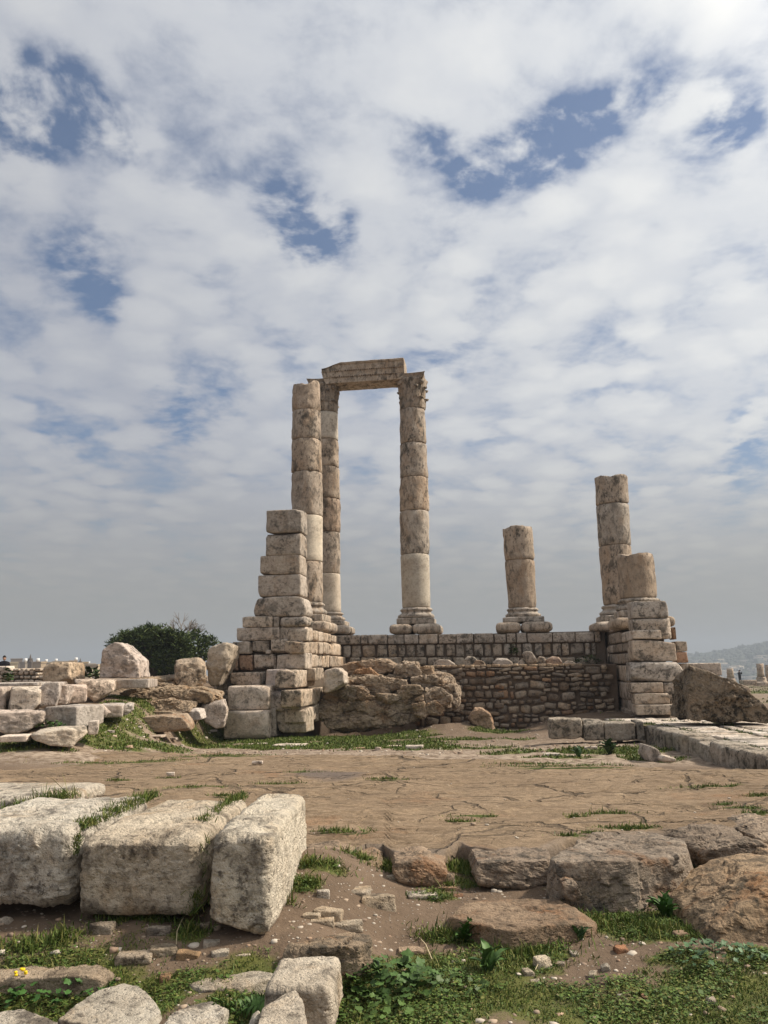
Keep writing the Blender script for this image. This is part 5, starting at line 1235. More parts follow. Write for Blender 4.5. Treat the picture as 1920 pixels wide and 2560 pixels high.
def add_grass():
    parts = []
    X, Y, g = scatter(420000, -4, 5, 3.4, 7.3, .36, 1); parts.append(blades('g', X, Y, gz(X, Y), .017, .0026, 11, GC, 1.0))
    X, Y, g = scatter(160000, -4, 5, 3.4, 7.3, .55, 2, 2.5); parts.append(blades('g', X, Y, gz(X, Y), .028, .0032, 12, GC, 1.1))
    X, Y, g = scatter(420000, -9, 9, 12.5, 29, .36, 3, 1.5); parts.append(blades('g', X, Y, gz(X, Y), .05, .011, 13, GY, 1.1))
    # tufts along the foot of the platform edge and in its joints
    rs = np.random.RandomState(9)
    xs = []; ys = []
    for px, py, r, num in [(780, 2165, .10, 500), (830, 2168, .10, 400), (930, 2160, .16, 1300), (985, 2168, .14, 1000), (1010, 2180, .14, 900), (1140, 2172, .16, 1300), (1175, 2170, .12, 1000), (1215, 2188, .2, 900), (1300, 2180, .2, 900), (1350, 2165, .18, 1800), (1370, 2140, .12, 1000), (1120, 2225, .1, 500), (1090, 2250, .08, 350), (700, 2260, .08, 300), (765, 2210, .08, 400), (1730, 2200, .16, 1200), (1790, 2185, .2, 1600), (1850, 2160, .2, 1200), (1500, 2268, .16, 900), (1560, 2315, .3, 2500), (1640, 2330, .25, 2000), (1200, 2330, .2, 1500), (1130, 2345, .15, 1200), (1290, 2370, .2, 1500), (1320, 2390, .18, 1200), (330, 2300, .18, 600), (470, 2270, .07, 500), (470, 2230, .05, 300), (480, 2330, .08, 400), (150, 2352, .16, 500), (60, 2372, .14, 350), (15, 2240, .1, 300), (190, 2240, .04, 150)]:
        P = GP(px, py); a = rs.rand(num)*6.28; q = np.abs(rs.normal(size=num))*r*.6; xs.append(P[0]+np.cos(a)*q*1.4); ys.append(P[1]+np.sin(a)*q*.8)
    X = np.concatenate(xs); Y = np.concatenate(ys); parts.append(blades('g', X, Y, gz(X, Y), .05, .0034, 14, GC, 1.0))
    # joints between foreground blocks
    def along(p0, p1, z0, z1, wd, num, ln, cols=GC):
        s = rs.rand(num)[:, None]; P = np.array(p0)[None]*(1-s)+np.array(p1)[None]*s+rs.normal(size=(num, 3))*np.array([wd, wd*.5, .008]); return blades('g', P[:, 0], P[:, 1], P[:, 2], ln, .003, rs.randint(999), cols, .9)
    Zx = np.array([0, 0, 1.0])
    def jt(x0, y0, x1, y1, z): return hit(x0, y0, (0, 0, z), Zx), hit(x1, y1, (0, 0, z), Zx)
    j12a, j12b = jt(200, 2070, 385, 1988, .70); parts.append(along(j12a, j12b, 0, 0, .028, 4200, .045)); parts.append(along(W(196, 2090, 5.02), W(185, 2140, 5.02), 0, 0, .012, 200, .04))
    j23a, j23b = jt(508, 2062, 606, 1990, .68); parts.append(along(j23a, j23b, 0, 0, .022, 2600, .05)); parts.append(along(W(510, 2100, 4.98), W(500, 2250, 4.98), 0, 0, .012, 350, .06)); parts.append(along(W(485, 2230, 4.95), W(480, 2290, 4.95), 0, 0, .03, 450, .08))
    parts.append(along(W(-40, 2060, 6.25), W(160, 1992, 6.5), 0, 0, .07, 2200, .075)); 
    # grass seams on the platform
    xs = []; ys = []
    for cx, cy, rx, ry in RGREEN:
        num = int(900*rx+150); xs.append(cx+rs.normal(size=num)*rx*.55); ys.append(cy+rs.normal(size=num)*ry*.5)
    X = np.concatenate(xs); Y = np.concatenate(ys); m = (Y > np.interp(X, *zip(*NEAR))+.03)&(Y < np.interp(X, *zip(*FARP))-.02); X, Y = X[m], Y[m]
    parts.append(blades('g', X, Y, bz(X, Y)-.005, .035, .004, 15, GC, .9))
    # terrace joints
    num = 9000; s = rs.uniform(-5, eL+2.3, num); wv = rs.choice([1.29, 1.66, 2.79, .45, 4.15], num)+rs.normal(size=num)*.03; Pt = CR[None]+s[:, None]*ed+wv[:, None]*en; k = fbm2(Pt[:, 0]*.8, Pt[:, 1]*.8, 2, 2.0) > -.1; Pt = Pt[k]
    parts.append(blades('g', Pt[:, 0], Pt[:, 1], tz(Pt[:, 1])-.03, .06, .006, 16, GY, .9))
    # far right meadow
    X = rs.uniform(8, 50, 30000); Y = rs.uniform(28, 100, 30000); g = green_at(X, Y); k = g > .45; X, Y = X[k], Y[k]; parts.append(blades('g', X, Y, gz(X, Y), .12, .03, 17, GY, .6))
    # clover and chickweed: small leaflets lying almost flat
    X, Y, g = scatter(330000, -4, 5, 3.4, 7.3, .40, 21, 3.0); kp = fbm2(X*2.2, Y*2.2, 3, 33.0) > -.12; X, Y = X[kp], Y[kp]; n = len(X); a = rs.rand(n)*6.28; L = rs.lognormal(-4.95, .3, n); tz_ = rs.normal(size=n)*.35
    ex = np.stack([np.cos(a), np.sin(a), tz_*.6], 1)*L[:, None]; ey = np.stack([-np.sin(a), np.cos(a), rs.normal(size=n)*.35], 1)*(L*.75)[:, None]; Pc = np.stack([X, Y, gz(X, Y)+rs.uniform(.002, .022, n)*(1+fbm2(X*4, Y*4, 2, 3.0))], 1)
    Vc = np.stack([Pc-ex, Pc+ey, Pc+ex, Pc-ey, Pc+ex*1.25], 1).reshape(-1, 3); o_ = np.arange(n)*5; cc = np.array([(.05, .085, .018), (.075, .12, .025), (.10, .145, .03), (.16, .165, .045), (.13, .11, .045)])[rs.choice(5, n, p=[.28, .32, .22, .12, .06])]*rs.uniform(.75, 1.25, (n, 1))
    parts.append((Vc, [np.stack([o_, o_+1, o_+2, o_+3], 1), np.stack([o_+1, o_+4, o_+2], 1)], np.repeat(np.concatenate([cc, np.ones((n, 1))], 1), 5, 0)))
    off = 0; V = []; Q = []; Tn = []; C = []
    for v, (q, t), c in parts:
        V.append(v); Q.append(q+off); Tn.append(t+off); C.append(c); off += len(v)
    me = mesh_np('grass', np.concatenate(V), [np.concatenate(Q), np.concatenate(Tn)], M['blade'], vcol=np.concatenate(C))
    stuff(link('grass', me))
add_grass()


# ------------------------------------------------------------------ broad leaved plants
def leaf_shape(kind):
    if kind == 'round':                                # lobed mallow leaf
        n = 14; V = [(0, 0, 0)]
        for i in range(n):
            a = math.pi*2*(i/n)+.0; rr = .5*(1+.13*math.cos(5*a))*(1-.55*max(0, math.cos(a-math.pi*1.5))**6)
            V.append((rr*math.cos(a), .35+rr*math.sin(a), .07*(1+math.cos(5*a))-.10*abs(math.cos(a))))
        F = [[0, i+1, (i+1) % n+1] for i in range(n)]
        V[0] = (0, .35, .0)
    else:                                              # long dock leaf
        V = []; F = []
        for i, (y, w, z) in enumerate([(0, .04, 0), (.2, .13, .12), (.5, .18, .2), (.78, .13, .16), (1.0, .01, .02)]):
            V += [(-w, y, z+.05), (0, y, z), (w, y, z+.05)]
        for i in range(4):
            for j in range(2): F += [[i*3+j, i*3+j+1, i*3+4+j], [i*3+j, i*3+4+j, i*3+3+j]]
    return np.array(V, float), np.array(F)


_lv = {}
def leafmesh(kind, tone):
    if (kind, tone) not in _lv:
        V, F = leaf_shape(kind); c = np.tile(np.array([*tone, 1.0]), (len(V), 1)); c[:, :3] *= np.random.RandomState(2).uniform(.88, 1.12, (len(V), 1))
        _lv[(kind, tone)] = mesh_np('leaf', V, F, M['leaf'], smooth=True, vcol=c)
    return _lv[(kind, tone)]


def plant(label, px, py, kind, num, size, rx, ry, h, tone=(.035, .075, .018), name='weed_plant', cat='plant', upright=False, base=None):
    P = base if base is not None else GP(px, py)
    t = thing(name, label, cat, P)
    V, F = revolve([(-.02, .006), (h*.5, .004)], 6); link('stem', mesh_np('stem', V, F, M['leaf'], vcol=np.tile([.05, .07, .02, 1], (len(V), 1))), P, 0, t)
    for k in range(num):
        if upright:
            sp_ = .10 if num > 50 and base is None and size < .2 else .015; a = 2*math.pi*k/num*2.4+rnd.uniform(-.2, .2); qr = sp_*math.sqrt(rnd.random()); o = link('leaf', leafmesh(kind, tone), P+np.array([math.cos(a)*qr*1.6, math.sin(a)*qr*.7, .0]), a, t); tilt = R(rnd.uniform(25, 78)); o.rotation_euler = (tilt, 0, a); s = size*rnd.uniform(.6, 1.15)
        else:
            a = rnd.uniform(0, 6.28); q = math.sqrt(rnd.random()); z = h*(1-.75*q*q)*rnd.uniform(.55, 1.05)
            o = link('leaf', leafmesh(kind, tone), P+np.array([math.cos(a)*q*rx, math.sin(a)*q*ry, z]), a, t); o.rotation_euler = (rnd.uniform(-.2, .75), rnd.uniform(-.4, .4), rnd.uniform(-2, 2)+a); s = size*rnd.uniform(.55, 1.15)
        o.scale = (s, s, s); k_ = rnd.uniform(.95, 2.1); o.color = (k_, k_, k_, 1)
    return t


plant('mallow with big round leaves beside the squared cream block', 985, 2470, 'round', 120, .062, .25, .20, .15, name='mallow_plant', tone=(.036, .066, .017))
plant('low mallow spreading to the right of the big leaved one', 1090, 2470, 'round', 90, .04, .28, .2, .07, name='mallow_plant', tone=(.045, .075, .018))
plant('small leaved mallow trailing before the big leaved one', 930, 2520, 'round', 90, .038, .26, .2, .06, name='mallow_plant', tone=(.045, .075, .018))
fl = plant('leafy weed with yellow flowers at the lower left edge', 130, 2500, 'round', 120, .05, .42, .16, .10, name='flowering_weed', tone=(.03, .07, .016))
for k in range(7):
    V, F = revolve([(0, .002), (.006, .010), (.012, .008), (.014, .001)], 8); link('flower', mesh_np('flower', V, F, M['petal']), np.array(fl.location)+np.array([-.16+rnd.uniform(-.03, .03), .0+rnd.uniform(-.02, .02), .115+rnd.uniform(0, .035)]), 0, fl)
plant('upright dock with long leaves against the cracked bedrock chunk', 1665, 2296, 'long', 26, .15, .1, .1, .2, name='dock_plant', tone=(.04, .085, .02), upright=True)
plant('dock rosette standing at the end of the dusty ledge', 1447, 2355, 'long', 22, .11, .08, .08, .14, name='dock_plant', tone=(.045, .085, .03), upright=True)
plant('grey green leafy weed at the foot of the corner boulder', 1790, 2400, 'round', 110, .036, .28, .14, .10, name='leafy_weed', tone=(.05, .09, .04))
plant('pale long leaved rosette right of the mallows', 1220, 2430, 'long', 18, .15, .08, .08, .1, name='dock_plant', tone=(.06, .11, .03), upright=True)
plant('coarse grass like weed above the mallows by the dusty ledge', 1170, 2362, 'long', 40, .13, .1, .1, .12, name='tufted_weed', tone=(.03, .065, .012), upright=True)
plant('spiky dark weed in the hollow below the terrace', 1525, 1886, 'long', 60, .26, .2, .2, .2, name='tufted_weed', tone=(.03, .055, .02), upright=True)
plant('small spiky weed left of the dark one in the hollow', 1446, 1893, 'long', 30, .18, .1, .1, .14, name='tufted_weed', tone=(.05, .09, .04), upright=True)
plant('green weed growing at the foot of the earth mound', 1180, 1795, 'long', 40, .2, .2, .2, .14, name='tufted_weed', tone=(.05, .10, .015), upright=True)
plant('ivy like bush rooted in the podium wall left of the lone stump', 1284, 1630, 'round', 60, .10, .17, .12, .40, name='wall_bush', tone=(.03, .05, .012), base=TP(1284, 1640, -.08))
plant('dark bush growing at the shaded end of the ledge', 1470, 1655, 'round', 60, .13, .5, .3, .3, name='wall_bush', tone=(.03, .045, .012), base=TP(1470, 1660, -.5))
plant('small green bush on the rubble wall at the left edge', 20, 1705, 'round', 60, .10, .12, .12, .42, name='wall_bush', tone=(.035, .06, .014), base=W(20, 1712, 20.9))
plant('weed hanging under the dark faced block in the middle row', 128, 1816, 'round', 50, .07, .25, .1, .16, name='leafy_weed', tone=(.035, .07, .014), base=W(128, 1822, 15.0))
plant('weed clump at the end of the bottom block row', 70, 1862, 'round', 50, .07, .35, .15, .14, name='leafy_weed', tone=(.04, .08, .015))
plant('weed trailing between the middle row and the grass', 268, 1795, 'round', 50, .07, .3, .2, .14, name='leafy_weed', tone=(.04, .08, .015))

plant('grassy weed tuft left of the squared cream block', 590, 2540, 'long', 80, .075, .2, .1, .12, name='tufted_weed', tone=(.05, .095, .022), upright=True)
plant('leafy weed tuft with upright leaves between chipped rock and squared cream block', 632, 2530, 'long', 60, .07, .2, .1, .12, name='tufted_weed', tone=(.04, .085, .018), upright=True)
# dry stalks
def stalk(label, pts, r=.0022):
    ps = [GP(a, b)+np.array([0, 0, .02+.03*math.sin(math.pi*i/(len(pts)-1))]) for i, (a, b) in enumerate(pts)]
    V = []; F = []
    for i, p in enumerate(ps):
        d = ps[min(i+1, len(ps)-1)]-ps[max(i-1, 0)]; d = d/np.linalg.norm(d); a = np.cross(d, [0, 0, 1.0]); a /= np.linalg.norm(a); b = np.cross(a, d)
        for k in range(5): V.append(p+r*(math.cos(k*1.257)*a+math.sin(k*1.257)*b))
    for i in range(len(ps)-1):
        for k in range(5): F.append([i*5+k, i*5+(k+1) % 5, i*5+5+(k+1) % 5, i*5+5+k])
    tag(link('dry_stalk', mesh_np('dry_stalk', np.array(V), np.array(F), M['straw'])), label, 'stalk')
stalk('dry straw stalk lying below the platform edge', [(1200, 2203), (1240, 2203), (1290, 2194), (1340, 2180)])
stalk('dry twig slanting down from the dusty ledge', [(1048, 2352), (1065, 2385), (1080, 2408)], .003)
stalk('thin pale stem in the clover', [(1338, 2436), (1350, 2428), (1356, 2422)])
stalk('long bent straw under the orange stained block', [(440, 2372), (442, 2350), (455, 2320), (470, 2290)], .002)

# ------------------------------------------------------------------ rubble wall far left
fw = thing('rubble_wall', 'low sunlit rubble wall at the left edge before the town', 'wall', W(45, 1710, 22))
for yy, hh in ((1708, 10), (1698, 10), (1688, 10), (1679, 9)):
    x = -60
    while x < 97:
        w = rnd.uniform(8, 20); bx = block_on(x, yy-hh+rnd.uniform(-1, 1), x+w-.6, yy, W(45, 1700, 22), yawN(0), .5, parent=fw, mat='pale', n=4, tint=rnd.choice([(1.1, 1.05, .95), (1, .95, .88), (.9, .85, .78), (1.15, 1.12, 1.06)]), chips=3, chip=.35, rough=.1, r=.03); x += w
for x0, x1, y0, y1 in [(-20, 18, 1664, 1680), (0, 22, 1676, 1682), (46, 62, 1674, 1682), (62, 84, 1675, 1682)]:
    block_on(x0, y0, x1, y1, W(45, 1700, 22), yawN(0), .5, parent=fw, mat='pale', n=4, tint=(1.1, 1.05, .98), chips=3, chip=.35, rough=.1, r=.03)
core = block_on(-70, 1672, 96, 1712, W(45, 1700, 22.15), yawN(0), .6, name='core', parent=fw, mat='rubble', n=4, chips=0, rough=.02, r=.03, tint=(.7, .7, .7))

# ------------------------------------------------------------------ trees
def tuft_cloud(rs, blobs, per, size, cols, flat=.7):
    """many needle tufts spread through lobes; every tuft a few crossed slivers"""
    V = []; C = []
    for (c, r, n) in blobs:
        n = int(n*per); d = rs.normal(size=(n, 3)); d /= np.linalg.norm(d, axis=1)[:, None]; q = rs.rand(n)**.4
        P = np.array(c)+d*q[:, None]*np.array(r); P = P+rs.normal(size=P.shape)*.12
        for k in range(4):
            a = rs.normal(size=(n, 3)); a[:, 2] = np.abs(a[:, 2])*.6; a += d*.6; a /= np.linalg.norm(a, axis=1)[:, None]; b = np.cross(a, rs.normal(size=(n, 3))); b /= np.linalg.norm(b, axis=1)[:, None]
            L = size*rs.uniform(.6, 1.3, n)[:, None]; w = size*.17
            V.append(np.stack([P-b*w, P+b*w, P+a*L], 1)); cc = np.array(cols)[rs.randint(len(cols), size=n)]*rs.uniform(.7, 1.25, (n, 1)); C.append(np.repeat(np.concatenate([cc, np.ones((n, 1))], 1)[:, None], 3, 1))
    V = np.concatenate(V).reshape(-1, 3); C = np.concatenate(C).reshape(-1, 4); return V, np.arange(len(V)).reshape(-1, 3), C


def limb(V, F, p, q, r0, r1, seg=6):
    p = np.array(p, float); q = np.array(q, float); d = (q-p)/np.linalg.norm(q-p); a = np.cross(d, [.3, .2, 1.0]); a /= np.linalg.norm(a); b = np.cross(d, a); o = len(V)
    for (c, r) in ((p, r0), ((p+q)/2+a*r0*.5, (r0+r1)/2), (q, r1)):
        for k in range(seg): V.append(c+r*(math.cos(k*6.283/seg)*a+math.sin(k*6.283/seg)*b))
    for i in range(2):
        for k in range(seg): F.append([o+i*seg+k, o+i*seg+(k+1) % seg, o+(i+1)*seg+(k+1) % seg, o+(i+1)*seg+k])


def pine(label, Y, lobes, trunk_px, seed, per=1.0, cols=((.04, .065, .016), (.06, .088, .022), (.028, .046, .013), (.085, .11, .03))):
    rs = np.random.RandomState(seed); base = W(*trunk_px, Y); base[2] = float(gz(base[0], base[1]))-.1
    t = thing('pine_tree', label, 'tree', base); V = []; F = []
    cs = []
    for px, py, rp_, n in lobes:
        c = W(px, py, Y+rs.uniform(-.9, .9)); r = rp_/FPX*Y; cs.append((c, (r, r*.95, r*.82), n))
    hub = np.mean([c for c, _, _ in cs], 0); hub[2] = base[2]+(hub[2]-base[2])*.5
    limb(V, F, base, hub, .28, .2, 8)
    for c, r, n in cs: limb(V, F, hub, c, .11, .03, 5)
    link('trunk', mesh_np('trunk', np.array(V), np.array(F), M['bark']), (0, 0, 0), 0, t)
    v, f, c = tuft_cloud(rs, cs, per, .26, cols); link('crown', mesh_np('crown', v, f, M['needle'], smooth=False, vcol=c), (0, 0, 0), 0, t)
    return t


L1 = []
_r = random.Random(4)
for px, py, r_ in [(318, 1580, 20), (345, 1570, 20), (375, 1565, 22), (405, 1570, 22), (432, 1578, 22), (455, 1598, 22), (325, 1605, 28), (360, 1595, 32), (400, 1600, 34), (440, 1620, 28), (330, 1640, 30), (370, 1640, 36), (415, 1645, 36), (455, 1640, 26), (350, 1672, 26), (395, 1675, 30), (440, 1670, 28), (310, 1590, 14), (470, 1625, 20)]:
    L1.append((px*1.0, py*.86+238, r_*.84, r_*r_*.5))
pine('big dense dark pine with rounded crown left of the temple', 44, L1, (385, 1705), 21)
L2 = [(px+4, py+4, r_*.9, r_*r_*.2) for px, py, r_ in [(470, 1595, 16), (490, 1588, 16), (512, 1598, 18), (530, 1610, 13), (500, 1615, 18), (475, 1630, 20), (510, 1640, 16), (525, 1628, 12), (480, 1655, 20), (460, 1660, 18)]]
pine('thinner pine leaning out to the right behind the dense one', 46, L2, (475, 1700), 22)
pine('little pine top showing above the pale broken fragment', 60, [(287, 1604, 10, 60), (282, 1612, 12, 80), (296, 1612, 11, 70)], (287, 1690), 23)


def bare_tree():
    base = W(440, 1700, 48); base[2] = float(gz(base[0], base[1]))-.1; t = thing('bare_tree', 'leafless tree with pale twigs showing above the pines', 'tree', base)
    V = []; F = []; rs = random.Random(3)
    def grow(p, d, L, r, k):
        q = p+d*L; limb(V, F, p, q, r, r*.65, 4)
        if k == 0: return
        for i in range(3 if k > 1 else 4):
            nd = d+np.array([rs.uniform(-.8, .9), rs.uniform(-.5, .5), rs.uniform(-.25, .5)]); nd /= np.linalg.norm(nd); grow(p+d*L*rs.uniform(.55, 1), nd, L*rs.uniform(.6, .85), r*.6, k-1)
    V0_, F0_ = [], []; limb(V0_, F0_, base, base+np.array([.1, 0, 1.6]), .16, .12, 7)
    link('trunk', mesh_np('trunk', np.array(V0_), np.array(F0_), M['bark']), (0, 0, 0), 0, t)
    for d in ((.25, 0, 1), (.55, .1, .8), (-.1, .1, 1)):
        d = np.array(d); grow(base+np.array([.1, 0, 1.5]), d/np.linalg.norm(d), 1.05, .07, 3)
    link('crown', mesh_np('crown', np.array(V), np.array(F), M['twig']), (0, 0, 0), 0, t)
bare_tree()
plant('low dark shrub right of the pale broken fragment base', 226, 1697, 'round', 50, .2, .4, .3, .35, name='shrub', tone=(.03, .045, .012), base=W(226, 1700, 26))

# ------------------------------------------------------------------ the town on the left
def house(label, x0, y0, x1, y1, Y, tint, yaw=-25, name='town_house', cat='building', group='town buildings beyond the left wall', wins=(), depth=None, roof=None, tanks=(), mat='city'):
    P0 = W((x0+x1)/2, (y0+y1)/2, Y); zt = W((x0+x1)/2, y0, Y)[2]; w = (x1-x0)/FPX*Y; zb = float(gz(P0[0], P0[1]))-2; d = depth or w*.8
    N = yawN(yaw); A = np.array([N[1], -N[0], 0]); t = thing(name, label, cat, (P0[0], P0[1], zb), group)
    ya = math.atan2(A[1], A[0]); c = P0+N*d/2
    def box(nm, hx, hy, hz, ctr, mt, tn=None, r=.05): p, F = rbox((hx, hy, hz), n=4, r=r, chips=0, rough=.0, seed=1); return link(nm, mesh_np(nm, p, F, M[mt], smooth=False), ctr, ya, t, tn)
    ww = w*.86
    box('wall', ww/2, d/2, (zt-zb)/2, (c[0], c[1], (zt+zb)/2), mat, tint)
    box('parapet', ww/2+.15, d/2+.15, .3, (c[0], c[1], zt+.1), roof or mat, None if roof else tuple(k*.92 for k in tint))
    for (fx, fz) in wins:
        q = P0+A*(fx*ww/2)-N*.05; o = box('window', ww*.075, .12, ww*.09, (q[0], q[1], zt-fz), 'window'); q2 = q-N*.1
        box('sill', ww*.09, .2, .1, (q2[0], q2[1], zt-fz-ww*.09-.1), mat, tint)
    # windows on the sunny side as well
    for fz in {f for _, f in wins}:
        for s in (.3, .7):
            q = P0+A*(ww/2+.05)+N*(d*s); o = box('window', .12, ww*.07, ww*.09, (q[0], q[1], zt-fz), 'window')
    for fx in tanks[:1]:
        q = c+A*(fx*ww/2); V, F = revolve([(0, .3), (.02, .6), (1.05, .6), (1.1, .1)], 12); link('water_tank', mesh_np('water_tank', V, F, M['tank']), (q[0], q[1], zt+.4), 0, t)
    return t


house('low brown fort like building on the town skyline', 25, 1648, 56, 1690, 420, (.55, .48, .42))
house('pale yellow town house with dark windows behind the man', 10, 1658, 44, 1700, 300, (1.1, 1.05, .85), wins=[(-.6, 4), (0, 4), (.6, 4)], tanks=())
house('grey walled flat roofed house with a sunlit end', 42, 1657, 68, 1700, 280, (.75, .74, .74), yaw=35, tanks=(-.5,))
house('tan tower block beside the taller spire', 77, 1657, 104, 1700, 270, (.85, .76, .64), yaw=10, wins=(), tanks=(-.4, .5))
house('cream house peeping over the orange stained fragment', 104, 1657, 130, 1690, 340, (1.0, .94, .82), tanks=(-.2, .6))
house('sand coloured house partly behind the orange stained fragment', 130, 1655, 176, 1690, 360, (.95, .88, .76), tanks=(-.6, .1, .7))
house('tan house left of the smaller spire', 172, 1654, 193, 1690, 300, (.95, .82, .66), tanks=(.7,))
house('yellow topped house right of the smaller spire', 200, 1657, 220, 1690, 310, (1.15, 1.0, .7))
house('white villa with two dark windows near the pale fragment', 175, 1667, 202, 1700, 240, (1.2, 1.15, 1.0), wins=[(-.4, 4.6), (.2, 4.6)])
house('pale house with red roof against the big fragment', 206, 1664, 250, 1700, 250, (1.1, 1.04, .9), yaw=20, wins=[(-.5, 4), (.4, 4)], roof=None)
house('red roofed house just behind the big fragment', 234, 1664, 262, 1690, 330, (1.0, .9, .8), roof='redroof')
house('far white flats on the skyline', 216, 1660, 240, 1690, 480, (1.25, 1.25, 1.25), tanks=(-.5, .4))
house('bright white gable end standing before the pale houses', 211, 1677, 228, 1705, 170, (1.45, 1.42, 1.32), yaw=-12)


def spire(label, px, ytip, ymid, ybase, wt, wb, Y):
    b = W(px, ybase, Y); zt, zm = W(px, ytip, Y)[2], W(px, ymid, Y)[2]; zb = float(gz(b[0], b[1]))-1; k = Y/FPX
    t = thing('church_spire', label, 'spire', (b[0], b[1], zb)); V, F = revolve([(0, wt*k*.55), ((zt-zm)*.35, wt*k*.36), ((zt-zm)*.42, wt*k*.42), ((zt-zm)*.45, wt*k*.26), (zt-zm, .02)], 8); link('spire_cap', mesh_np('spire_cap', V, F, M['spire'], smooth=False), (b[0], b[1], zm), 0, t)
    p, F = rbox((wb*k*.3, wb*k*.3, (zm-zb)/2), n=4, r=.1, chips=0, rough=.01, seed=3); link('tower', mesh_np('tower', p, F, M['spire'], smooth=False), (b[0], b[1], (zm+zb)/2), .3, t)
    for s in (-1, 1):
        V, F = revolve([(0, wb*k*.14), (wb*k*.12, wb*k*.13), (wb*k*.7, .02)], 6); link('pinnacle', mesh_np('pinnacle', V, F, M['spire'], smooth=False), (b[0]+s*wb*k*.3, b[1], zm-.2), 0, t)
spire('taller dark pointed spire rising over the town at the left', 73, 1635, 1655, 1690, 11, 17, 200)
spire('smaller dark pointed spire over the town nearer the pale fragment', 198.5, 1645, 1660, 1690, 9, 13, 230)


# ------------------------------------------------------------------ people
def person(label, P, yaw, h, joints, edges, radii, head, hair=True):
    t = thing('person', label, 'person', P); s = h/1.75
    me = bpy.data.meshes.new('body'); me.from_pydata([Vector(j)*s for j in joints], edges, []); me.materials.append(M['coat']); o = link('body', me, P, yaw, t)
    sk = o.modifiers.new('skin', 'SKIN'); sk.use_smooth_shade = True
    for v, r in zip(me.skin_vertices[0].data, radii): v.radius = (r[0]*s, r[1]*s)
    me.skin_vertices[0].data[0].use_root = True; o.modifiers.new('sub', 'SUBSURF').render_levels = 1
    hd = np.array(head)*s; c, sn = math.cos(yaw), math.sin(yaw); hw = np.array([hd[0]*c-hd[1]*sn, hd[0]*sn+hd[1]*c, hd[2]])
    d, F = cubegrid(6); sp = d/np.linalg.norm(d, axis=1)[:, None]; V = sp*np.array([.078, .10, .125])*s; V[:, 1] -= .02*s*np.exp(-((V[:, 2]+.01*s)/(.03*s))**2-(V[:, 0]/(.02*s))**2)*(sp[:, 1] < -.5)
    V[:, 0] *= 1-.25*np.clip(-sp[:, 2], 0, 1)
    link('head', mesh_np('head', V, F, M['skin']), P+hw, yaw, t)
    Vh = sp*np.array([.086, .108, .13])*s; k = (sp[:, 2] < .25)&(sp[:, 1] < .35); Vh[k] *= .86
    link('hair', mesh_np('hair', Vh, F, M['hair']), P+hw+np.array([0, 0, .008*s]), yaw, t)
    return o, t


J = [(0, 0, .95), (0, 0, 1.2), (0, 0, 1.42), (0, 0, 1.52), (-.2, 0, 1.40), (.2, 0, 1.40), (-.30, -.12, 1.22), (.30, -.12, 1.22), (-.12, -.30, 1.52), (.10, -.30, 1.52), (-.10, 0, .88), (.10, 0, .88), (-.11, -.02, .48), (.14, .02, .48), (-.11, .02, .07), (.17, .04, .07), (-.11, -.12, .04), (.18, -.10, .04)]
E = [(0, 1), (1, 2), (2, 3), (2, 4), (2, 5), (4, 6), (5, 7), (6, 8), (7, 9), (0, 10), (0, 11), (10, 12), (11, 13), (12, 14), (13, 15), (14, 16), (15, 17)]
RD = [(.19, .14), (.17, .13), (.17, .11), (.06, .06), (.09, .08), (.09, .08), (.06, .06), (.06, .06), (.04, .04), (.04, .04), (.12, .11), (.12, .11), (.075, .075), (.075, .075), (.055, .055), (.055, .055), (.04, .04), (.04, .04)]
Pp = W(1851, 1709, 100); Pp[2] = float(gz(Pp[0], Pp[1])); kk = (1709-1677)/FPX*100.0
pz = W(1851, 1709, 100)[2]
ob, tp = person('person in black coat and cap photographing with raised arms on the far right', np.array([Pp[0], Pp[1], pz]), R(15), max(1.6, kk), J, E, RD, (0, 0, 1.64))
p, F = rbox((.07, .04, .05), n=4, r=.01, chips=0, rough=0); cmo = link('camera_in_hand', mesh_np('camera_in_hand', p, F, M['hair']), np.array([Pp[0]-.05, Pp[1]-.34, pz+1.58]), R(15)); tag(cmo, 'small dark camera held up by the person on the far right', 'camera')
J2 = [list(j) for j in J]; J2[6] = (-.28, .05, 1.12); J2[7] = (.28, .05, 1.12); J2[8] = (-.26, -.10, .88); J2[9] = (.26, -.10, .88)
Pm = W(6, 1716, 40); Pm[2] = W(6, 1676, 40)[2]-1.05
person('man in a dark top standing behind the low rubble wall at the left edge', Pm, R(10), 1.75, J2, E, RD, (0, 0, 1.64))

# ------------------------------------------------------------------ distant stumps and stones on the right
def far_stump(label, px, x0, x1, y0, y1, yb, wb, Y=100):
    P = W(px, yb, Y); k = Y/FPX; t = thing('distant_column', label, 'column', P, None); r0 = (x1-x0)/2*k
    z1_, z0_ = W(px, y0, Y)[2], W(px, y1, Y)[2]
    V, F = revolve([(0, r0*1.05), ((z1_-z0_)*.3, r0), ((z1_-z0_)*.35, r0*.97), ((z1_-z0_)*.4, r0), (z1_-z0_, r0*.97)], 20, rough=.08, seed=nseed(), rough_s=.6); link('drum', mesh_np('drum', V, F, M['lime']), (P[0], P[1], z0_), 0, t, (1.05, .98, .92))
    rb = wb/2*k; hb = z0_-P[2]; V, F = revolve([(0, rb), (hb*.45, rb*1.02), (hb*.5, rb*.85), (hb*.85, rb*.9), (hb, r0)], 20, rough=.08, seed=nseed(), rough_s=.5); link('base', mesh_np('base', V, F, M['lime']), P, 0, t, (.95, .88, .82))
far_stump('distant short column stump left of the person in black', 1828, 1820, 1836, 1671, 1694, 1707, 23)
far_stump('distant taller column stump right of the person in black', 1905, 1896, 1913, 1659, 1692, 1714, 25)
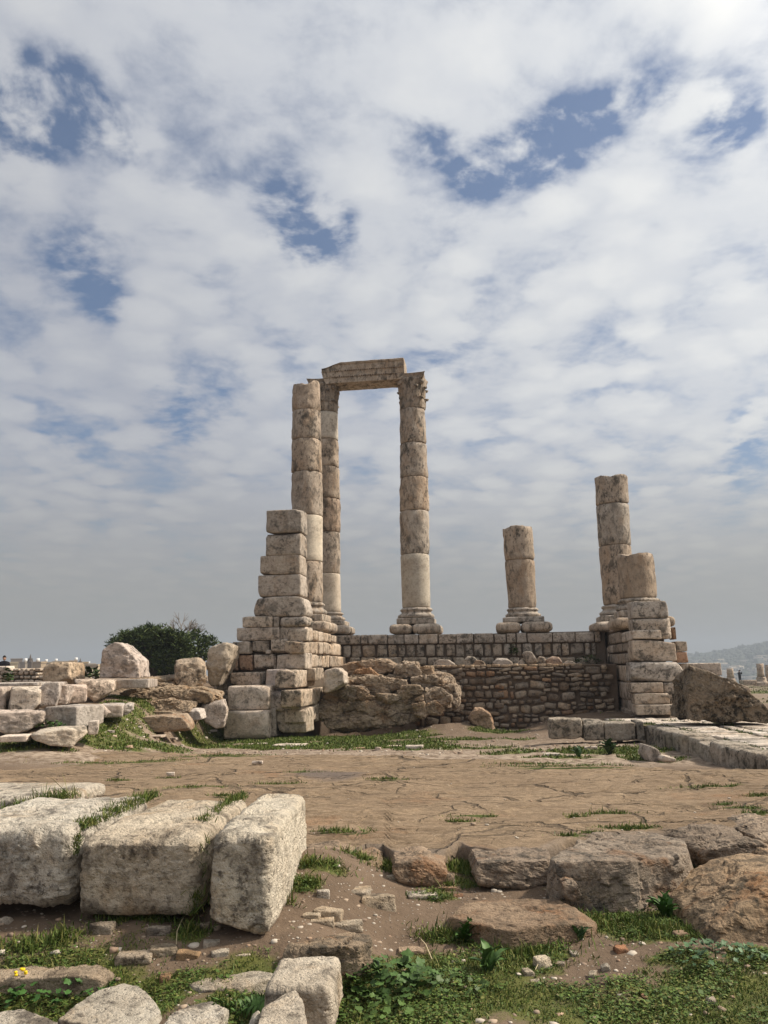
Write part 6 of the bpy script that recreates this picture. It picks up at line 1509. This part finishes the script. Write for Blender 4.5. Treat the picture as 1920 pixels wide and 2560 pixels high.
far_stump('distant column stump cut by the right picture edge', 1925, 1917, 1933, 1662, 1694, 1714, 24, 104)
for x0, y0, x1, y1, lb in [(1894, 1705, 1918, 1715, 'pale stone at the foot of the distant taller stump'), (1860, 1700, 1893, 1714, 'long low fallen stone between person and distant stump')]:
    loose(x0, y0, x1, y1, 92, 1.2, 0, lb, mat='lime', tint=(1.05, 1, .94), n=6)

# ------------------------------------------------------------------ far hill with its hazy houses
def hill_z(x, y):
    crest = -8+30*sstep(420, 760, x)+10*fbm2(x*.006, y*.004, 3, 3.0)
    t = sstep(420, 1500, y); return -78+(crest+78)*t-60*sstep(1600, 2400, y)


def build_hill():
    xs = np.linspace(250, 2300, 120); ys = np.linspace(380, 2500, 70); X, Y = np.meshgrid(xs, ys); Z = hill_z(X, Y)+3.0*fbm2(X*.03, Y*.03, 3, 8.0)
    V = np.stack([X, Y, Z], -1).reshape(-1, 3); i = (np.arange(69)[:, None]*120+np.arange(119)[None]).ravel()
    structure(link('hill', mesh_np('hill', V, np.stack([i, i+1, i+121, i+120], 1), M['hillm'])))
build_hill()


def far_wood():
    """wooded crest: one mass of tree crowns"""
    rs = np.random.RandomState(8); V = []; F = []; off = 0; d, Fc = cubegrid(3); sp = d/np.linalg.norm(d, axis=1)[:, None]; C = []
    for i in range(2600):
        Y = rs.uniform(1240, 1580) if i % 4 else rs.uniform(930, 1250); x = rs.uniform(.36, .60)*Y; r = rs.uniform(3, 7)
        v = sp*np.array([r, r, r*1.1])*(1+.25*rs.normal(size=(len(sp), 1)))+np.array([x, Y, hill_z(np.array(x), np.array(Y))+r*.4]); V.append(v); F.append(Fc+off); off += len(v); k = rs.uniform(.6, 1.2); C.append(np.tile([.035*k, .045*k, .022*k, 1], (len(v), 1)))
    stuff(link('far_wood', mesh_np('far_wood', np.concatenate(V), np.concatenate(F), M['needle'], vcol=np.concatenate(C))))
far_wood()


def hill_houses():
    rs = random.Random(12)
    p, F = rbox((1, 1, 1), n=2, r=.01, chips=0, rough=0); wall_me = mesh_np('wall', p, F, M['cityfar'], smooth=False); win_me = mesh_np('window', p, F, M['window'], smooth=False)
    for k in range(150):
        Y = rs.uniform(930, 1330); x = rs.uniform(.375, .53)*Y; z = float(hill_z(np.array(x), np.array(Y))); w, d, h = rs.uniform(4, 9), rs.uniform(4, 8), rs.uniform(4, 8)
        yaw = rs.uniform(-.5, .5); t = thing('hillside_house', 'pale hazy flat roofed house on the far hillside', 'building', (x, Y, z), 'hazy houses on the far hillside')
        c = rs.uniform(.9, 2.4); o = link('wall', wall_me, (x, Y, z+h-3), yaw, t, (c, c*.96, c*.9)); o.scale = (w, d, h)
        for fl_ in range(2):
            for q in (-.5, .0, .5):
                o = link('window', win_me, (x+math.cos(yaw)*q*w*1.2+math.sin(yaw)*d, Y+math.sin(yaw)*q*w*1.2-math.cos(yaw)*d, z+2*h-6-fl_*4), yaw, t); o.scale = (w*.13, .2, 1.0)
hill_houses()

# ------------------------------------------------------------------ air
def haze():
    bx = (3060.0, 3100.0); p = np.array([(x, y, z) for z in (-79.5, 75.0) for y in (-120.0, 3060.0) for x in (-3060.0, 3060.0)])
    F = np.array([[0, 2, 3, 1], [4, 5, 7, 6], [0, 1, 5, 4], [2, 6, 7, 3], [0, 4, 6, 2], [1, 3, 7, 5]])
    m = bpy.data.materials.new('haze_air'); m.use_nodes = True; T = NT(m.node_tree); out = T.n('ShaderNodeOutputMaterial')
    v = T.n('ShaderNodeVolumePrincipled', ins={'Color': (.51, .57, .65, 1), 'Density': HAZE_DENSITY, 'Anisotropy': .1}); T.link(v.outputs[0], out.inputs['Volume'])
    stuff(link('haze', mesh_np('haze', p, F, m, smooth=False)))
haze()
